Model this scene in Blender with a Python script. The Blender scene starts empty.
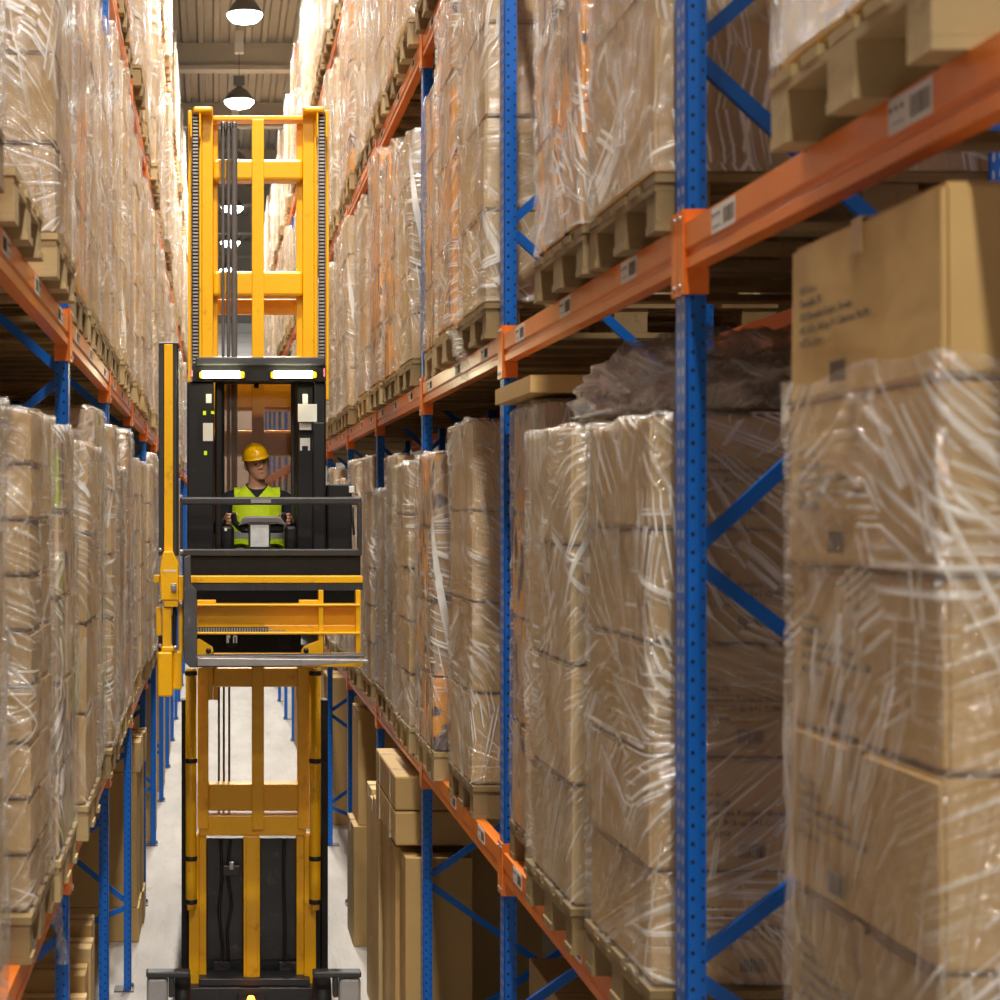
import bpy, bmesh, math, random
from mathutils import Vector, Matrix, noise as mnoise
random.seed(7)
C = bpy.context.scene.collection
sc = bpy.context.scene
F = 1814.0                      # focal length in pixels of a 1000 px frame
CAM_Z = 3.41
BAY = 2.8
RX, LX = 1.168, -0.582          # aisle faces of the two racks
PI = math.pi
def H(z): return z + CAM_Z      # height given relative to the eye level
def up_y(k): return BAY * (1.6 + k)      # k-th upright frame (near face)
def PX(px, Z): return (px - 213) / F * Z
def PZ(py, Z): return CAM_Z + (511 - py) / F * Z

# ------------------------------------------------------------------ materials
def nt(name):
    m = bpy.data.materials.new(name); m.use_nodes = True
    n = m.node_tree; n.nodes.clear()
    return m, n
def nd(n, t, **kw):
    a = n.nodes.new(t)
    for k, v in kw.items(): setattr(a, k, v)
    return a
def math_(n, op, a, b=None, c=None, clamp=False):
    m = nd(n, 'ShaderNodeMath', operation=op); m.use_clamp = clamp
    for i, v in enumerate((a, b, c)):
        if v is None: continue
        if isinstance(v, (int, float)): m.inputs[i].default_value = v
        else: n.links.new(v, m.inputs[i])
    return m.outputs[0]
def noise_(n, vec, scale, detail=3, rough=0.55):
    t = nd(n, 'ShaderNodeTexNoise'); t.inputs['Scale'].default_value = scale
    t.inputs['Detail'].default_value = detail; t.inputs['Roughness'].default_value = rough
    if vec is not None: n.links.new(vec, t.inputs['Vector'])
    return t.outputs['Fac']
def ramp_(n, fac, p0, p1, c0=(0,0,0,1), c1=(1,1,1,1)):
    r = nd(n, 'ShaderNodeValToRGB'); r.color_ramp.elements[0].position = p0; r.color_ramp.elements[1].position = p1
    r.color_ramp.elements[0].color = c0; r.color_ramp.elements[1].color = c1
    n.links.new(fac, r.inputs[0]); return r.outputs[0]
def mix_(n, fac, a, b, blend='MIX'):
    m = nd(n, 'ShaderNodeMix', data_type='RGBA', blend_type=blend)
    for s, v in ((0, fac), (6, a), (7, b)):
        if isinstance(v, (int, float)): m.inputs[s].default_value = v
        elif isinstance(v, tuple): m.inputs[s].default_value = v
        else: n.links.new(v, m.inputs[s])
    return m.outputs[2]
def col(r, g, b): return (r, g, b, 1)
def paint(name, c, rough=0.45, metal=0.0, var=0.25, scale=6.0, dirt=None, dirt_amt=0.0, bump=0.0, spec=0.5, coat=0.0):
    m, n = nt(name)
    tc = nd(n, 'ShaderNodeTexCoord')
    f = noise_(n, tc.outputs['Object'], scale, 5, 0.6)
    base = mix_(n, f, col(*[x*(1-var) for x in c]), col(*[min(1, x*(1+var)) for x in c]))
    if dirt:
        d = noise_(n, tc.outputs['Object'], scale*2.3, 8, 0.7)
        dm = ramp_(n, d, 0.58, 0.72)
        base = mix_(n, math_(n, 'MULTIPLY', dm, dirt_amt), base, col(*dirt))
    p = nd(n, 'ShaderNodeBsdfPrincipled'); n.links.new(base, p.inputs['Base Color'])
    p.inputs['Roughness'].default_value = rough; p.inputs['Metallic'].default_value = metal
    p.inputs['Specular IOR Level'].default_value = spec; p.inputs['Coat Weight'].default_value = coat
    if bump:
        b = nd(n, 'ShaderNodeBump'); b.inputs['Strength'].default_value = bump; b.inputs['Distance'].default_value = 0.004
        n.links.new(noise_(n, tc.outputs['Object'], scale*8, 4), b.inputs['Height']); n.links.new(b.outputs[0], p.inputs['Normal'])
    o = nd(n, 'ShaderNodeOutputMaterial'); n.links.new(p.outputs[0], o.inputs[0])
    return m
def emit(name, c, s):
    m, n = nt(name); e = nd(n, 'ShaderNodeEmission'); e.inputs[0].default_value = col(*c); e.inputs[1].default_value = s
    o = nd(n, 'ShaderNodeOutputMaterial'); n.links.new(e.outputs[0], o.inputs[0]); return m

def cardboard(name, c, printed=None, thr=0.50):
    m, n = nt(name)
    tc = nd(n, 'ShaderNodeTexCoord'); oi = nd(n, 'ShaderNodeObjectInfo')
    loc = nd(n, 'ShaderNodeVectorMath', operation='ADD'); n.links.new(tc.outputs['Object'], loc.inputs[0]); n.links.new(oi.outputs['Location'], loc.inputs[1])
    f = noise_(n, loc.outputs[0], 2.5, 5, 0.6)
    base = mix_(n, f, col(*[x*0.8 for x in c]), col(*[min(1, x*1.18) for x in c]))
    hsv = nd(n, 'ShaderNodeHueSaturation'); n.links.new(base, hsv.inputs['Color'])
    n.links.new(math_(n, 'MULTIPLY_ADD', oi.outputs['Random'], 0.3, 0.83), hsv.inputs['Value'])
    base = hsv.outputs[0]
    if printed:
        pv = nd(n, 'ShaderNodeMapping'); n.links.new(loc.outputs[0], pv.inputs[0]); pv.inputs['Scale'].default_value = (1.2, 3.0, 1.6)
        q = noise_(n, pv.outputs[0], 1.7, 2, 0.4)
        base = mix_(n, ramp_(n, q, thr, thr+0.03), base, col(*printed[0]))
        q2 = noise_(n, pv.outputs[0], 3.9, 2, 0.4)
        base = mix_(n, ramp_(n, q2, 0.60, 0.63), base, col(*printed[1]))
    p = nd(n, 'ShaderNodeBsdfPrincipled'); n.links.new(base, p.inputs['Base Color'])
    p.inputs['Roughness'].default_value = 0.62; p.inputs['Specular IOR Level'].default_value = 0.35
    b = nd(n, 'ShaderNodeBump'); b.inputs['Strength'].default_value = 0.25; b.inputs['Distance'].default_value = 0.01
    n.links.new(noise_(n, loc.outputs[0], 7, 4), b.inputs['Height']); n.links.new(b.outputs[0], p.inputs['Normal'])
    o = nd(n, 'ShaderNodeOutputMaterial'); n.links.new(p.outputs[0], o.inputs[0]); return m

def film(name, base_a=0.05, streak_a=0.75, gloss=0.22, freq=38.0, tint=(0.86, 0.84, 0.80), rough=0.13):
    m, n = nt(name)
    tc = nd(n, 'ShaderNodeTexCoord'); oi = nd(n, 'ShaderNodeObjectInfo')
    sp = nd(n, 'ShaderNodeSeparateXYZ'); n.links.new(tc.outputs['Object'], sp.inputs[0])
    x, y, z = sp.outputs
    rnd = math_(n, 'MULTIPLY', oi.outputs['Random'], 57.0)
    off = nd(n, 'ShaderNodeCombineXYZ'); n.links.new(rnd, off.inputs[0]); n.links.new(rnd, off.inputs[1])
    pv = nd(n, 'ShaderNodeVectorMath', operation='ADD'); n.links.new(tc.outputs['Object'], pv.inputs[0]); n.links.new(off.outputs[0], pv.inputs[1])
    ls = nd(n, 'ShaderNodeSeparateXYZ'); n.links.new(oi.outputs['Location'], ls.inputs[0])
    sgn = math_(n, 'MULTIPLY_ADD', math_(n, 'GREATER_THAN', ls.outputs[0], 0.3), -2.0, 1.0)     # so folds run on round the near corner
    u = math_(n, 'MULTIPLY_ADD', y, sgn, x)
    def bundle(seed, thr, fr):
        sv = nd(n, 'ShaderNodeVectorMath', operation='ADD'); n.links.new(pv.outputs[0], sv.inputs[0]); sv.inputs[1].default_value = (seed, seed*2.3, seed*0.7)
        low = noise_(n, sv.outputs[0], 1.1, 0, 0.4)
        th = math_(n, 'ADD', math_(n, 'MULTIPLY', math_(n, 'SUBTRACT', low, 0.5), 6.0), math_(n, 'MULTIPLY', math_(n, 'SUBTRACT', oi.outputs['Random'], 0.5), 1.6+seed))
        th = math_(n, 'SNAP', th, 0.35)          # folds run straight, in bundles that change direction
        cs = math_(n, 'COSINE', th); sn = math_(n, 'SINE', th)
        q = math_(n, 'SUBTRACT', math_(n, 'MULTIPLY', z, cs), math_(n, 'MULTIPLY', u, sn))
        t = math_(n, 'ADD', math_(n, 'MULTIPLY', z, sn), math_(n, 'MULTIPLY', u, cs))
        cv = nd(n, 'ShaderNodeCombineXYZ')
        n.links.new(math_(n, 'MULTIPLY', q, fr), cv.inputs[0]); n.links.new(math_(n, 'MULTIPLY', t, 0.6), cv.inputs[1]); n.links.new(math_(n, 'ADD', rnd, seed), cv.inputs[2])
        st = noise_(n, cv.outputs[0], 1.0, 2, 0.6)
        return st, ramp_(n, st, thr, thr+0.09)
    s1, k1 = bundle(0.0, 0.53, freq*2.4); s2, k2 = bundle(4.1, 0.57, freq*1.2)
    streak = math_(n, 'MAXIMUM', k1, k2)
    patch = ramp_(n, noise_(n, pv.outputs[0], 2.8, 3, 0.5), 0.40, 0.62)
    a = math_(n, 'MULTIPLY_ADD', math_(n, 'MULTIPLY', streak, math_(n, 'MULTIPLY_ADD', patch, 0.75, 0.25)), streak_a, math_(n, 'MULTIPLY_ADD', patch, base_a, base_a*0.5), clamp=True)
    crk = noise_(n, pv.outputs[0], 17, 5, 0.6)
    hgt = math_(n, 'ADD', math_(n, 'ADD', s1, math_(n, 'MULTIPLY', s2, 1.6)), math_(n, 'MULTIPLY', crk, 1.0))
    b = nd(n, 'ShaderNodeBump'); b.inputs['Strength'].default_value = 1.0; b.inputs['Distance'].default_value = 0.012
    n.links.new(hgt, b.inputs['Height'])
    tr = nd(n, 'ShaderNodeBsdfTransparent')
    df = nd(n, 'ShaderNodeBsdfDiffuse'); df.inputs[0].default_value = col(*tint); b2 = nd(n, 'ShaderNodeBump'); b2.inputs['Strength'].default_value = 0.25; b2.inputs['Distance'].default_value = 0.006; n.links.new(s1, b2.inputs['Height']); n.links.new(b2.outputs[0], df.inputs['Normal'])
    gl = nd(n, 'ShaderNodeBsdfGlossy'); gl.inputs['Roughness'].default_value = rough; gl.inputs[0].default_value = (1,1,1,1); n.links.new(b.outputs[0], gl.inputs['Normal'])
    m1 = nd(n, 'ShaderNodeMixShader'); n.links.new(a, m1.inputs[0]); n.links.new(tr.outputs[0], m1.inputs[1]); n.links.new(df.outputs[0], m1.inputs[2])
    lw = nd(n, 'ShaderNodeLayerWeight'); lw.inputs[0].default_value = 0.35; n.links.new(b.outputs[0], lw.inputs[1])
    g = math_(n, 'MULTIPLY_ADD', lw.outputs['Facing'], gloss, gloss*0.6, clamp=True)
    m2 = nd(n, 'ShaderNodeMixShader'); n.links.new(g, m2.inputs[0]); n.links.new(m1.outputs[0], m2.inputs[1]); n.links.new(gl.outputs[0], m2.inputs[2])
    o = nd(n, 'ShaderNodeOutputMaterial'); n.links.new(m2.outputs[0], o.inputs[0]); return m

def upright_mat():
    m, n = nt('blue perforated steel')
    tc = nd(n, 'ShaderNodeTexCoord'); sp = nd(n, 'ShaderNodeSeparateXYZ'); n.links.new(tc.outputs['Object'], sp.inputs[0])
    x, y, z = sp.outputs
    ge = nd(n, 'ShaderNodeNewGeometry'); ns = nd(n, 'ShaderNodeSeparateXYZ'); n.links.new(ge.outputs['Normal'], ns.inputs[0])
    side = math_(n, 'GREATER_THAN', math_(n, 'ABSOLUTE', ns.outputs[1]), 0.7)      # faces across the aisle direction
    front = math_(n, 'GREATER_THAN', math_(n, 'ABSOLUTE', ns.outputs[0]), 0.7)
    P = 0.045
    def dots(u, uc, ph, ru, rv):
        zz = math_(n, 'SUBTRACT', math_(n, 'FRACT', math_(n, 'ADD', math_(n, 'DIVIDE', z, P), ph)), 0.5)
        a = math_(n, 'DIVIDE', math_(n, 'MULTIPLY', zz, P), rv); bq = math_(n, 'DIVIDE', math_(n, 'SUBTRACT', u, uc), ru)
        return math_(n, 'LESS_THAN', math_(n, 'ADD', math_(n, 'MULTIPLY', a, a), math_(n, 'MULTIPLY', bq, bq)), 1.0)
    ax = math_(n, 'ABSOLUTE', x)
    d1 = math_(n, 'MULTIPLY', side, math_(n, 'MAXIMUM', dots(ax, 0.017, 0.0, 0.0048, 0.0058), dots(ax, 0.044, 0.5, 0.0035, 0.005)))
    d2 = math_(n, 'MULTIPLY', front, math_(n, 'MAXIMUM', dots(y, 0.030, 0.0, 0.009, 0.0125), dots(y, 0.070, 0.0, 0.009, 0.0125)))
    f = noise_(n, tc.outputs['Object'], 9, 5, 0.6)
    base = mix_(n, f, col(0.0, 0.105, 0.50), col(0.0, 0.15, 0.64))
    base = mix_(n, d1, base, col(0.006, 0.006, 0.01))
    base = mix_(n, d2, base, col(0.35, 0.42, 0.55))
    p = nd(n, 'ShaderNodeBsdfPrincipled'); n.links.new(base, p.inputs['Base Color']); p.inputs['Roughness'].default_value = 0.38
    o = nd(n, 'ShaderNodeOutputMaterial'); n.links.new(p.outputs[0], o.inputs[0]); return m

M = {}
M['card'] = cardboard('brown cardboard', (0.50, 0.325, 0.125))
M['card_light'] = cardboard('light cardboard', (0.60, 0.425, 0.205))
M['card_dark'] = cardboard('shaded cardboard', (0.32, 0.205, 0.08))  # deeper copy of the brown: shade low and behind the racks put into colour
M['card_orange'] = cardboard('printed orange cardboard', (0.54, 0.34, 0.16), ((0.85, 0.36, 0.02), (0.10, 0.06, 0.07)))
M['card_green'] = cardboard('printed lime cardboard', (0.52, 0.36, 0.20), ((0.42, 0.45, 0.03), (0.07, 0.05, 0.06)), 0.57)
M['tape'] = paint('brown packing tape', (0.42, 0.27, 0.13), 0.2, spec=0.7)
M['ink'] = paint('black ink', (0.11, 0.072, 0.04), 0.8, var=0.1)
M['film'] = film('stretch film', 0.05, 0.85, 0.19)
M['film_heavy'] = film('heavy stretch film', 0.07, 0.9, 0.18, 34.0)
M['film_far'] = film('far stretch film', 0.10, 0.85, 0.18, 20.0, tint=(0.78, 0.74, 0.68))
M['film_pile'] = film('loose plastic film', 0.16, 0.6, 0.24, 18.0, tint=(0.93, 0.95, 0.92), rough=0.2)
M['blue'] = upright_mat()
M['blue_plain'] = paint('blue steel', (0.0, 0.12, 0.55), 0.4, var=0.15)
M['orange'] = paint('orange beam enamel', (0.84, 0.205, 0.022), 0.3, var=0.12, dirt=(0.35, 0.12, 0.04), dirt_amt=0.35, scale=4, spec=0.6)
M['wood'] = paint('pallet wood', (0.27, 0.185, 0.08), 0.75, var=0.5, scale=5, dirt=(0.08, 0.05, 0.025), dirt_amt=0.7, bump=0.5)
M['wood_pale'] = paint('new pallet wood', (0.44, 0.32, 0.15), 0.7, var=0.3, scale=5, dirt=(0.3, 0.2, 0.1), dirt_amt=0.4, bump=0.4)
M['paper'] = paint('white label paper', (0.75, 0.74, 0.70), 0.6, var=0.08)
M['yellow'] = paint('yellow machine enamel', (0.94, 0.48, 0.002), 0.33, var=0.10, scale=3, dirt=(0.22, 0.10, 0.01), dirt_amt=0.55, spec=0.5)
M['black'] = paint('black machine paint', (0.009, 0.0085, 0.0095), 0.5, var=0.3, scale=5, dirt=(0.05, 0.047, 0.047), dirt_amt=0.35, spec=0.35)
M['charcoal'] = paint('charcoal machine paint', (0.035, 0.034, 0.038), 0.42, var=0.25, scale=6, dirt=(0.14, 0.13, 0.13), dirt_amt=0.4)
M['panel'] = paint('scuffed dark panel', (0.028, 0.031, 0.038), 0.35, var=0.6, scale=3, dirt=(0.16, 0.16, 0.17), dirt_amt=0.5)
M['steel'] = paint('worn steel', (0.42, 0.40, 0.40), 0.38, 0.7, var=0.35, scale=9, dirt=(0.08, 0.07, 0.07), dirt_amt=0.5)
M['dark_steel'] = paint('dark forged steel', (0.10, 0.10, 0.11), 0.4, 0.4, var=0.4, scale=8, dirt=(0.35, 0.34, 0.34), dirt_amt=0.5)
M['rubber'] = paint('black rubber', (0.012, 0.011, 0.012), 0.5, var=0.2)
M['hose'] = paint('grey hose', (0.11, 0.10, 0.10), 0.45, var=0.3)
M['dash'] = paint('mauve grey plastic', (0.17, 0.15, 0.17), 0.45, var=0.12)
M['grey_metal'] = paint('grey cover plate', (0.42, 0.41, 0.41), 0.4, 0.2, var=0.3, scale=6, dirt=(0.12, 0.11, 0.1), dirt_amt=0.5)
M['tablet'] = paint('worn white tablet face', (0.62, 0.63, 0.63), 0.35, var=0.3, scale=25, dirt=(0.2, 0.2, 0.2), dirt_amt=0.6)
M['helmet'] = paint('yellow helmet plastic', (0.95, 0.50, 0.004), 0.22, var=0.05, spec=0.7)
M['vest'] = paint('fluorescent yellow fabric', (0.68, 0.90, 0.01), 0.7, var=0.12, scale=20, bump=0.4)
M['reflect'] = paint('grey reflective tape', (0.36, 0.35, 0.37), 0.35, var=0.1)
M['navy'] = paint('navy fabric', (0.012, 0.013, 0.022), 0.85, var=0.3, scale=12, bump=0.4)
M['trousers'] = paint('grey fabric', (0.15, 0.14, 0.15), 0.85, var=0.2, scale=12, bump=0.4)
M['skin'] = paint('skin', (0.56, 0.29, 0.185), 0.5, var=0.10, scale=14)
M['hair'] = paint('dark hair', (0.03, 0.018, 0.012), 0.7, var=0.3)
M['lip'] = paint('lips', (0.42, 0.15, 0.12), 0.5, var=0.1)
M['eye'] = paint('eye white', (0.6, 0.58, 0.55), 0.3, var=0.02)
M['grey_shade'] = paint('grey lamp reflector', (0.16, 0.155, 0.16), 0.4, 0.3, var=0.15)
M['white_box'] = paint('white lamp box', (0.75, 0.74, 0.72), 0.5, var=0.1)
M['lamp'] = emit('lamp lens glow', (0.88, 1.0, 1.0), 30.0)
M['tube'] = emit('tube glow', (1.0, 0.96, 0.62), 26.0)
M['warn'] = emit('orange beacon glow', (1.0, 0.25, 0.02), 9.0)
M['redlens'] = paint('pink marker lens', (0.8, 0.25, 0.35), 0.3)
def floor_mat():
    m, n = nt('worn concrete')
    tc = nd(n, 'ShaderNodeTexCoord')
    mp = nd(n, 'ShaderNodeMapping'); mp.inputs['Scale'].default_value = (1.6, 0.35, 1); n.links.new(tc.outputs['Object'], mp.inputs[0])
    f = noise_(n, mp.outputs[0], 1.4, 8, 0.65)
    base = mix_(n, ramp_(n, f, 0.3, 0.7), col(0.29, 0.265, 0.24), col(0.47, 0.44, 0.41))
    g = noise_(n, mp.outputs[0], 5.0, 8, 0.7)
    base = mix_(n, math_(n, 'MULTIPLY', ramp_(n, g, 0.55, 0.7), 0.45), base, col(0.17, 0.155, 0.145))
    mp2 = nd(n, 'ShaderNodeMapping'); mp2.inputs['Scale'].default_value = (14, 0.12, 1); n.links.new(tc.outputs['Object'], mp2.inputs[0])
    h = noise_(n, mp2.outputs[0], 1.0, 4, 0.6)
    base = mix_(n, math_(n, 'MULTIPLY', ramp_(n, h, 0.55, 0.7), 0.25), base, col(0.20, 0.185, 0.17))
    p = nd(n, 'ShaderNodeBsdfPrincipled'); n.links.new(base, p.inputs['Base Color']); p.inputs['Roughness'].default_value = 0.5
    o = nd(n, 'ShaderNodeOutputMaterial'); n.links.new(p.outputs[0], o.inputs[0]); return m
M['floor'] = floor_mat()
M['ceil'] = paint('ceiling deck', (0.33, 0.295, 0.25), 0.6, var=0.12, scale=2)
M['purlin'] = paint('pale roof beam', (0.40, 0.36, 0.31), 0.6, var=0.1, scale=2)
M['wall'] = paint('warehouse wall', (0.45, 0.42, 0.38), 0.7, var=0.12, scale=1)
M['door'] = paint('pale roller door', (0.80, 0.80, 0.82), 0.5, var=0.05)
def pane_mat():
    m, n = nt('amber glazing with painted haze')
    tr = nd(n, 'ShaderNodeBsdfTransparent'); tr.inputs[0].default_value = col(0.86, 0.72, 0.62)
    df = nd(n, 'ShaderNodeBsdfDiffuse'); df.inputs[0].default_value = col(0.60, 0.36, 0.24)  # tan haze painted in for reflections on the glass over the mast
    gl = nd(n, 'ShaderNodeBsdfGlossy'); gl.inputs['Roughness'].default_value = 0.1
    a = nd(n, 'ShaderNodeMixShader'); a.inputs[0].default_value = 0.25; n.links.new(tr.outputs[0], a.inputs[1]); n.links.new(df.outputs[0], a.inputs[2])
    b = nd(n, 'ShaderNodeMixShader'); b.inputs[0].default_value = 0.05; n.links.new(a.outputs[0], b.inputs[1]); n.links.new(gl.outputs[0], b.inputs[2])
    o = nd(n, 'ShaderNodeOutputMaterial'); n.links.new(b.outputs[0], o.inputs[0]); return m
M['pane'] = pane_mat()

# ------------------------------------------------------------------ mesh builder
class MB:
    def __init__(s): s.v = []; s.f = []; s.m = []; s.smooth = []
    def add(s, vs, fs, mi=0, sm=False):
        b = len(s.v); s.v += [tuple(p) for p in vs]
        for f in fs: s.f.append([i + b for i in f]); s.m.append(mi); s.smooth.append(sm)
        return s
    def box(s, x0, x1, y0, y1, z0, z1, mi=0, R=None):
        vs = [(x, y, z) for x in (x0, x1) for y in (y0, y1) for z in (z0, z1)]
        if R is not None:
            c = Vector(((x0+x1)/2, (y0+y1)/2, (z0+z1)/2)); vs = [tuple(c + R @ (Vector(p) - c)) for p in vs]
        return s.add(vs, [(0,1,3,2),(4,6,7,5),(0,4,5,1),(2,3,7,6),(0,2,6,4),(1,5,7,3)], mi)
    def bar(s, a, b, w, h, mi=0, upv=(0,1,0)):
        a = Vector(a); b = Vector(b); d = (b-a).normalized(); uu = Vector(upv)
        if abs(d.dot(uu)) > 0.95: uu = Vector((1,0,0))
        n1 = d.cross(uu).normalized()*w/2; n2 = d.cross(n1).normalized()*h/2
        vs = [a-n1-n2, a+n1-n2, a+n1+n2, a-n1+n2, b-n1-n2, b+n1-n2, b+n1+n2, b-n1+n2]
        return s.add(vs, [(0,3,2,1),(4,5,6,7),(0,1,5,4),(1,2,6,5),(2,3,7,6),(3,0,4,7)], mi)
    def tube(s, pts, r, seg=10, mi=0, caps=True):
        pts = [Vector(p) for p in pts]; rr = r if isinstance(r, (list, tuple)) else [r]*len(pts)
        rings = []
        for i, p in enumerate(pts):
            d = (pts[min(i+1, len(pts)-1)] - pts[max(i-1, 0)]).normalized()
            a = Vector((0,1,0)) if abs(d.y) < 0.9 else Vector((1,0,0))
            n1 = d.cross(a).normalized(); n2 = d.cross(n1)
            rings.append([p + (n1*math.cos(2*PI*k/seg) + n2*math.sin(2*PI*k/seg))*rr[i] for k in range(seg)])
        vs = [q for r_ in rings for q in r_]; fs = []
        for i in range(len(pts)-1):
            for k in range(seg):
                fs.append((i*seg+k, i*seg+(k+1)%seg, (i+1)*seg+(k+1)%seg, (i+1)*seg+k))
        s.add(vs, fs, mi, True)
        if caps:
            s.add(rings[0], [list(range(seg))[::-1]], mi); s.add(rings[-1], [list(range(seg))], mi)
        return s
    def lathe(s, prof, c, seg=24, mi=0, axis='z', sm=True):
        vs = []; fs = []
        for (r, h) in prof:
            for k in range(seg):
                a = 2*PI*k/seg
                if axis == 'z': vs.append((c[0]+r*math.cos(a), c[1]+r*math.sin(a), c[2]+h))
                elif axis == 'y': vs.append((c[0]+r*math.cos(a), c[1]+h, c[2]+r*math.sin(a)))
                else: vs.append((c[0]+h, c[1]+r*math.cos(a), c[2]+r*math.sin(a)))
        for i in range(len(prof)-1):
            for k in range(seg):
                fs.append((i*seg+k, i*seg+(k+1)%seg, (i+1)*seg+(k+1)%seg, (i+1)*seg+k))
        return s.add(vs, fs, mi, sm)
    def prism(s, poly, y0, y1, mi=0):        # polygon in x,z pushed along y
        n = len(poly); vs = [(p[0], y0, p[1]) for p in poly] + [(p[0], y1, p[1]) for p in poly]
        fs = [list(range(n)), list(range(n, 2*n))[::-1]] + [(i, i+n, (i+1)%n+n, (i+1)%n) for i in range(n)]
        return s.add(vs, fs, mi)
    def mesh(s, name, mats):
        me = bpy.data.meshes.new(name); me.from_pydata(s.v, [], s.f)
        for m in (mats if isinstance(mats, (list, tuple)) else [mats]): me.materials.append(m)
        me.polygons.foreach_set('material_index', s.m); me.polygons.foreach_set('use_smooth', s.smooth)
        bm = bmesh.new(); bm.from_mesh(me); bmesh.ops.recalc_face_normals(bm, faces=bm.faces); bm.to_mesh(me); bm.free()
        return me
    def build(s, name, mats, parent=None, bevel=0.0, seg=2):
        o = bpy.data.objects.new(name, s.mesh(name, mats)); C.objects.link(o)
        if parent is not None: o.parent = parent
        if bevel:
            b = o.modifiers.new('edge', 'BEVEL'); b.width = bevel; b.segments = seg; b.limit_method = 'ANGLE'; b.angle_limit = 0.6
        return o
def tag(o, label=None, cat=None, group=None, kind=None):
    if label: o['label'] = label
    if cat: o['category'] = cat
    if group: o['group'] = group
    if kind: o['kind'] = kind
    return o
def empty(name, loc=(0,0,0), label=None, cat=None, group=None):
    o = bpy.data.objects.new(name, None); C.objects.link(o); o.location = loc; o.empty_display_size = 0.1
    return tag(o, label, cat, group)
def inst(name, me, parent, loc=(0,0,0)):
    o = bpy.data.objects.new(name, me); C.objects.link(o); o.parent = parent; o.location = loc; return o
def bay_words(side, b):
    tx = 'right' if side == 'R' else 'left'; q = b if side == 'R' else b-1
    if q < 0: return 'before the first %s upright' % tx if b == (-1 if side == 'R' else 0) else 'at the near end of the %s rack' % tx
    return 'past the %s %s upright' % (ORD[q], tx)
ORD = ['first','second','third','fourth','fifth','sixth','seventh','eighth','ninth','tenth','eleventh','twelfth','thirteenth','fourteenth','fifteenth','sixteenth']

# ------------------------------------------------------------------ shell
END_Y, START_Y = 60.0, -16.0
def structure(o): o['kind'] = 'structure'; return o
structure(MB().box(-11, 12, START_Y, END_Y, -0.2, 0).build('floor', M['floor']))
mb = MB(); CEIL = H(8.62); per = 0.29; xx = -11.0; xs = []
while xx < 12.0:
    xs += [(xx, 0), (xx+0.09, 0), (xx+0.12, 0.07), (xx+per-0.03, 0.07)]; xx += per
vs = [(x, START_Y, CEIL+z) for x, z in xs] + [(x, END_Y, CEIL+z) for x, z in xs]; n_ = len(xs)
mb.add(vs, [(i, i+1, i+1+n_, i+n_) for i in range(n_-1)]); mb.box(-11, 12, START_Y, END_Y, CEIL+0.1, CEIL+0.2)
structure(mb.build('ceiling', M['ceil']))
i = 1
yy = 33.4 - 4.9*8
while yy < END_Y - 1:
    mb = MB(); mb.box(-11, 12, yy, yy+0.22, CEIL-0.42, CEIL-0.005); mb.box(-11, 12, yy-0.05, yy+0.27, CEIL-0.50, CEIL-0.42)
    structure(mb.build('trim_%d' % i, M['purlin'])); i += 1; yy += 4.9
structure(MB().box(-11.2, 12.2, END_Y, END_Y+0.2, 0, CEIL+0.2).build('wall_back', M['wall']))
structure(MB().box(-11.2, 12.2, START_Y-0.2, START_Y, 0, CEIL+0.2).build('wall_front', M['wall']))
structure(MB().box(-11.2, -11, START_Y, END_Y, 0, CEIL+0.2).build('wall_left', M['wall']))
structure(MB().box(12, 12.2, START_Y, END_Y, 0, CEIL+0.2).build('wall_right', M['wall']))
mb = MB()
for k in range(30): mb.box(0.0, 1.35, END_Y-0.06-(k%2)*0.015, END_Y-0.003, 0.02+k*0.32, 0.02+k*0.32+0.31)
structure(mb.build('door_1', M['door']))

# ------------------------------------------------------------------ high-bay lamps
lamp_y = [32.6 - 5.7*k for k in range(8, -5, -1)]
lamp_group = 'high-bay lamps over the aisle'
for j, ly in enumerate(lamp_y):
    lz = H(7.36)
    vis = {26.9: 'grey bell-shaped high-bay lamp glowing white at the top edge of the photo',
           32.6: 'grey bell-shaped high-bay lamp on a rod just above the yellow mast top'}
    lab = None
    for kk, vv in vis.items():
        if abs(ly-kk) < 0.3: lab = vv
    if lab is None: lab = 'small distant high-bay lamp seen between the mast beams' if ly > 33 else 'high-bay lamp over the aisle nearer than the forklift mast'
    t = empty('pendant_lamp', (0.47, ly, lz), lab, 'lamp', lamp_group)
    MB().lathe([(0.262, 0.0), (0.265, 0.02), (0.235, 0.08), (0.17, 0.17), (0.09, 0.235), (0.05, 0.25)], (0,0,0), 28).build('reflector', M['grey_shade'], t)
    MB().lathe([(0.0, -0.13), (0.1, -0.122), (0.2, -0.09), (0.25, -0.035), (0.264, 0.002)], (0,0,0), 28).build('lens', M['lamp'], t)
    MB().box(-0.10, 0.10, -0.10, 0.10, 0.27, 0.44).lathe([(0.05, 0.235), (0.06, 0.27)], (0,0,0), 12).build('ballast', M['grey_shade'], t, 0.01)
    MB().tube([(0,0,0.44), (0,0,CEIL-lz-0.40)], 0.008, 6).build('rod', M['grey_shade'], t)
    MB().box(-0.08, 0.08, -0.06, 0.06, CEIL-lz-0.40, CEIL-lz+0.002).build('junction_box', M['white_box'], t, 0.008)
    ld = bpy.data.lights.new('lamp_light', 'SPOT'); ld.spot_size = math.radians(152); ld.spot_blend = 0.5; ld.shadow_soft_size = 0.2; ld.energy = 1450; ld.color = (1.0, 0.93, 0.82)
    lo = bpy.data.objects.new('lamp_light', ld); C.objects.link(lo); lo.location = (0, 0, -0.16); lo.parent = t

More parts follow.
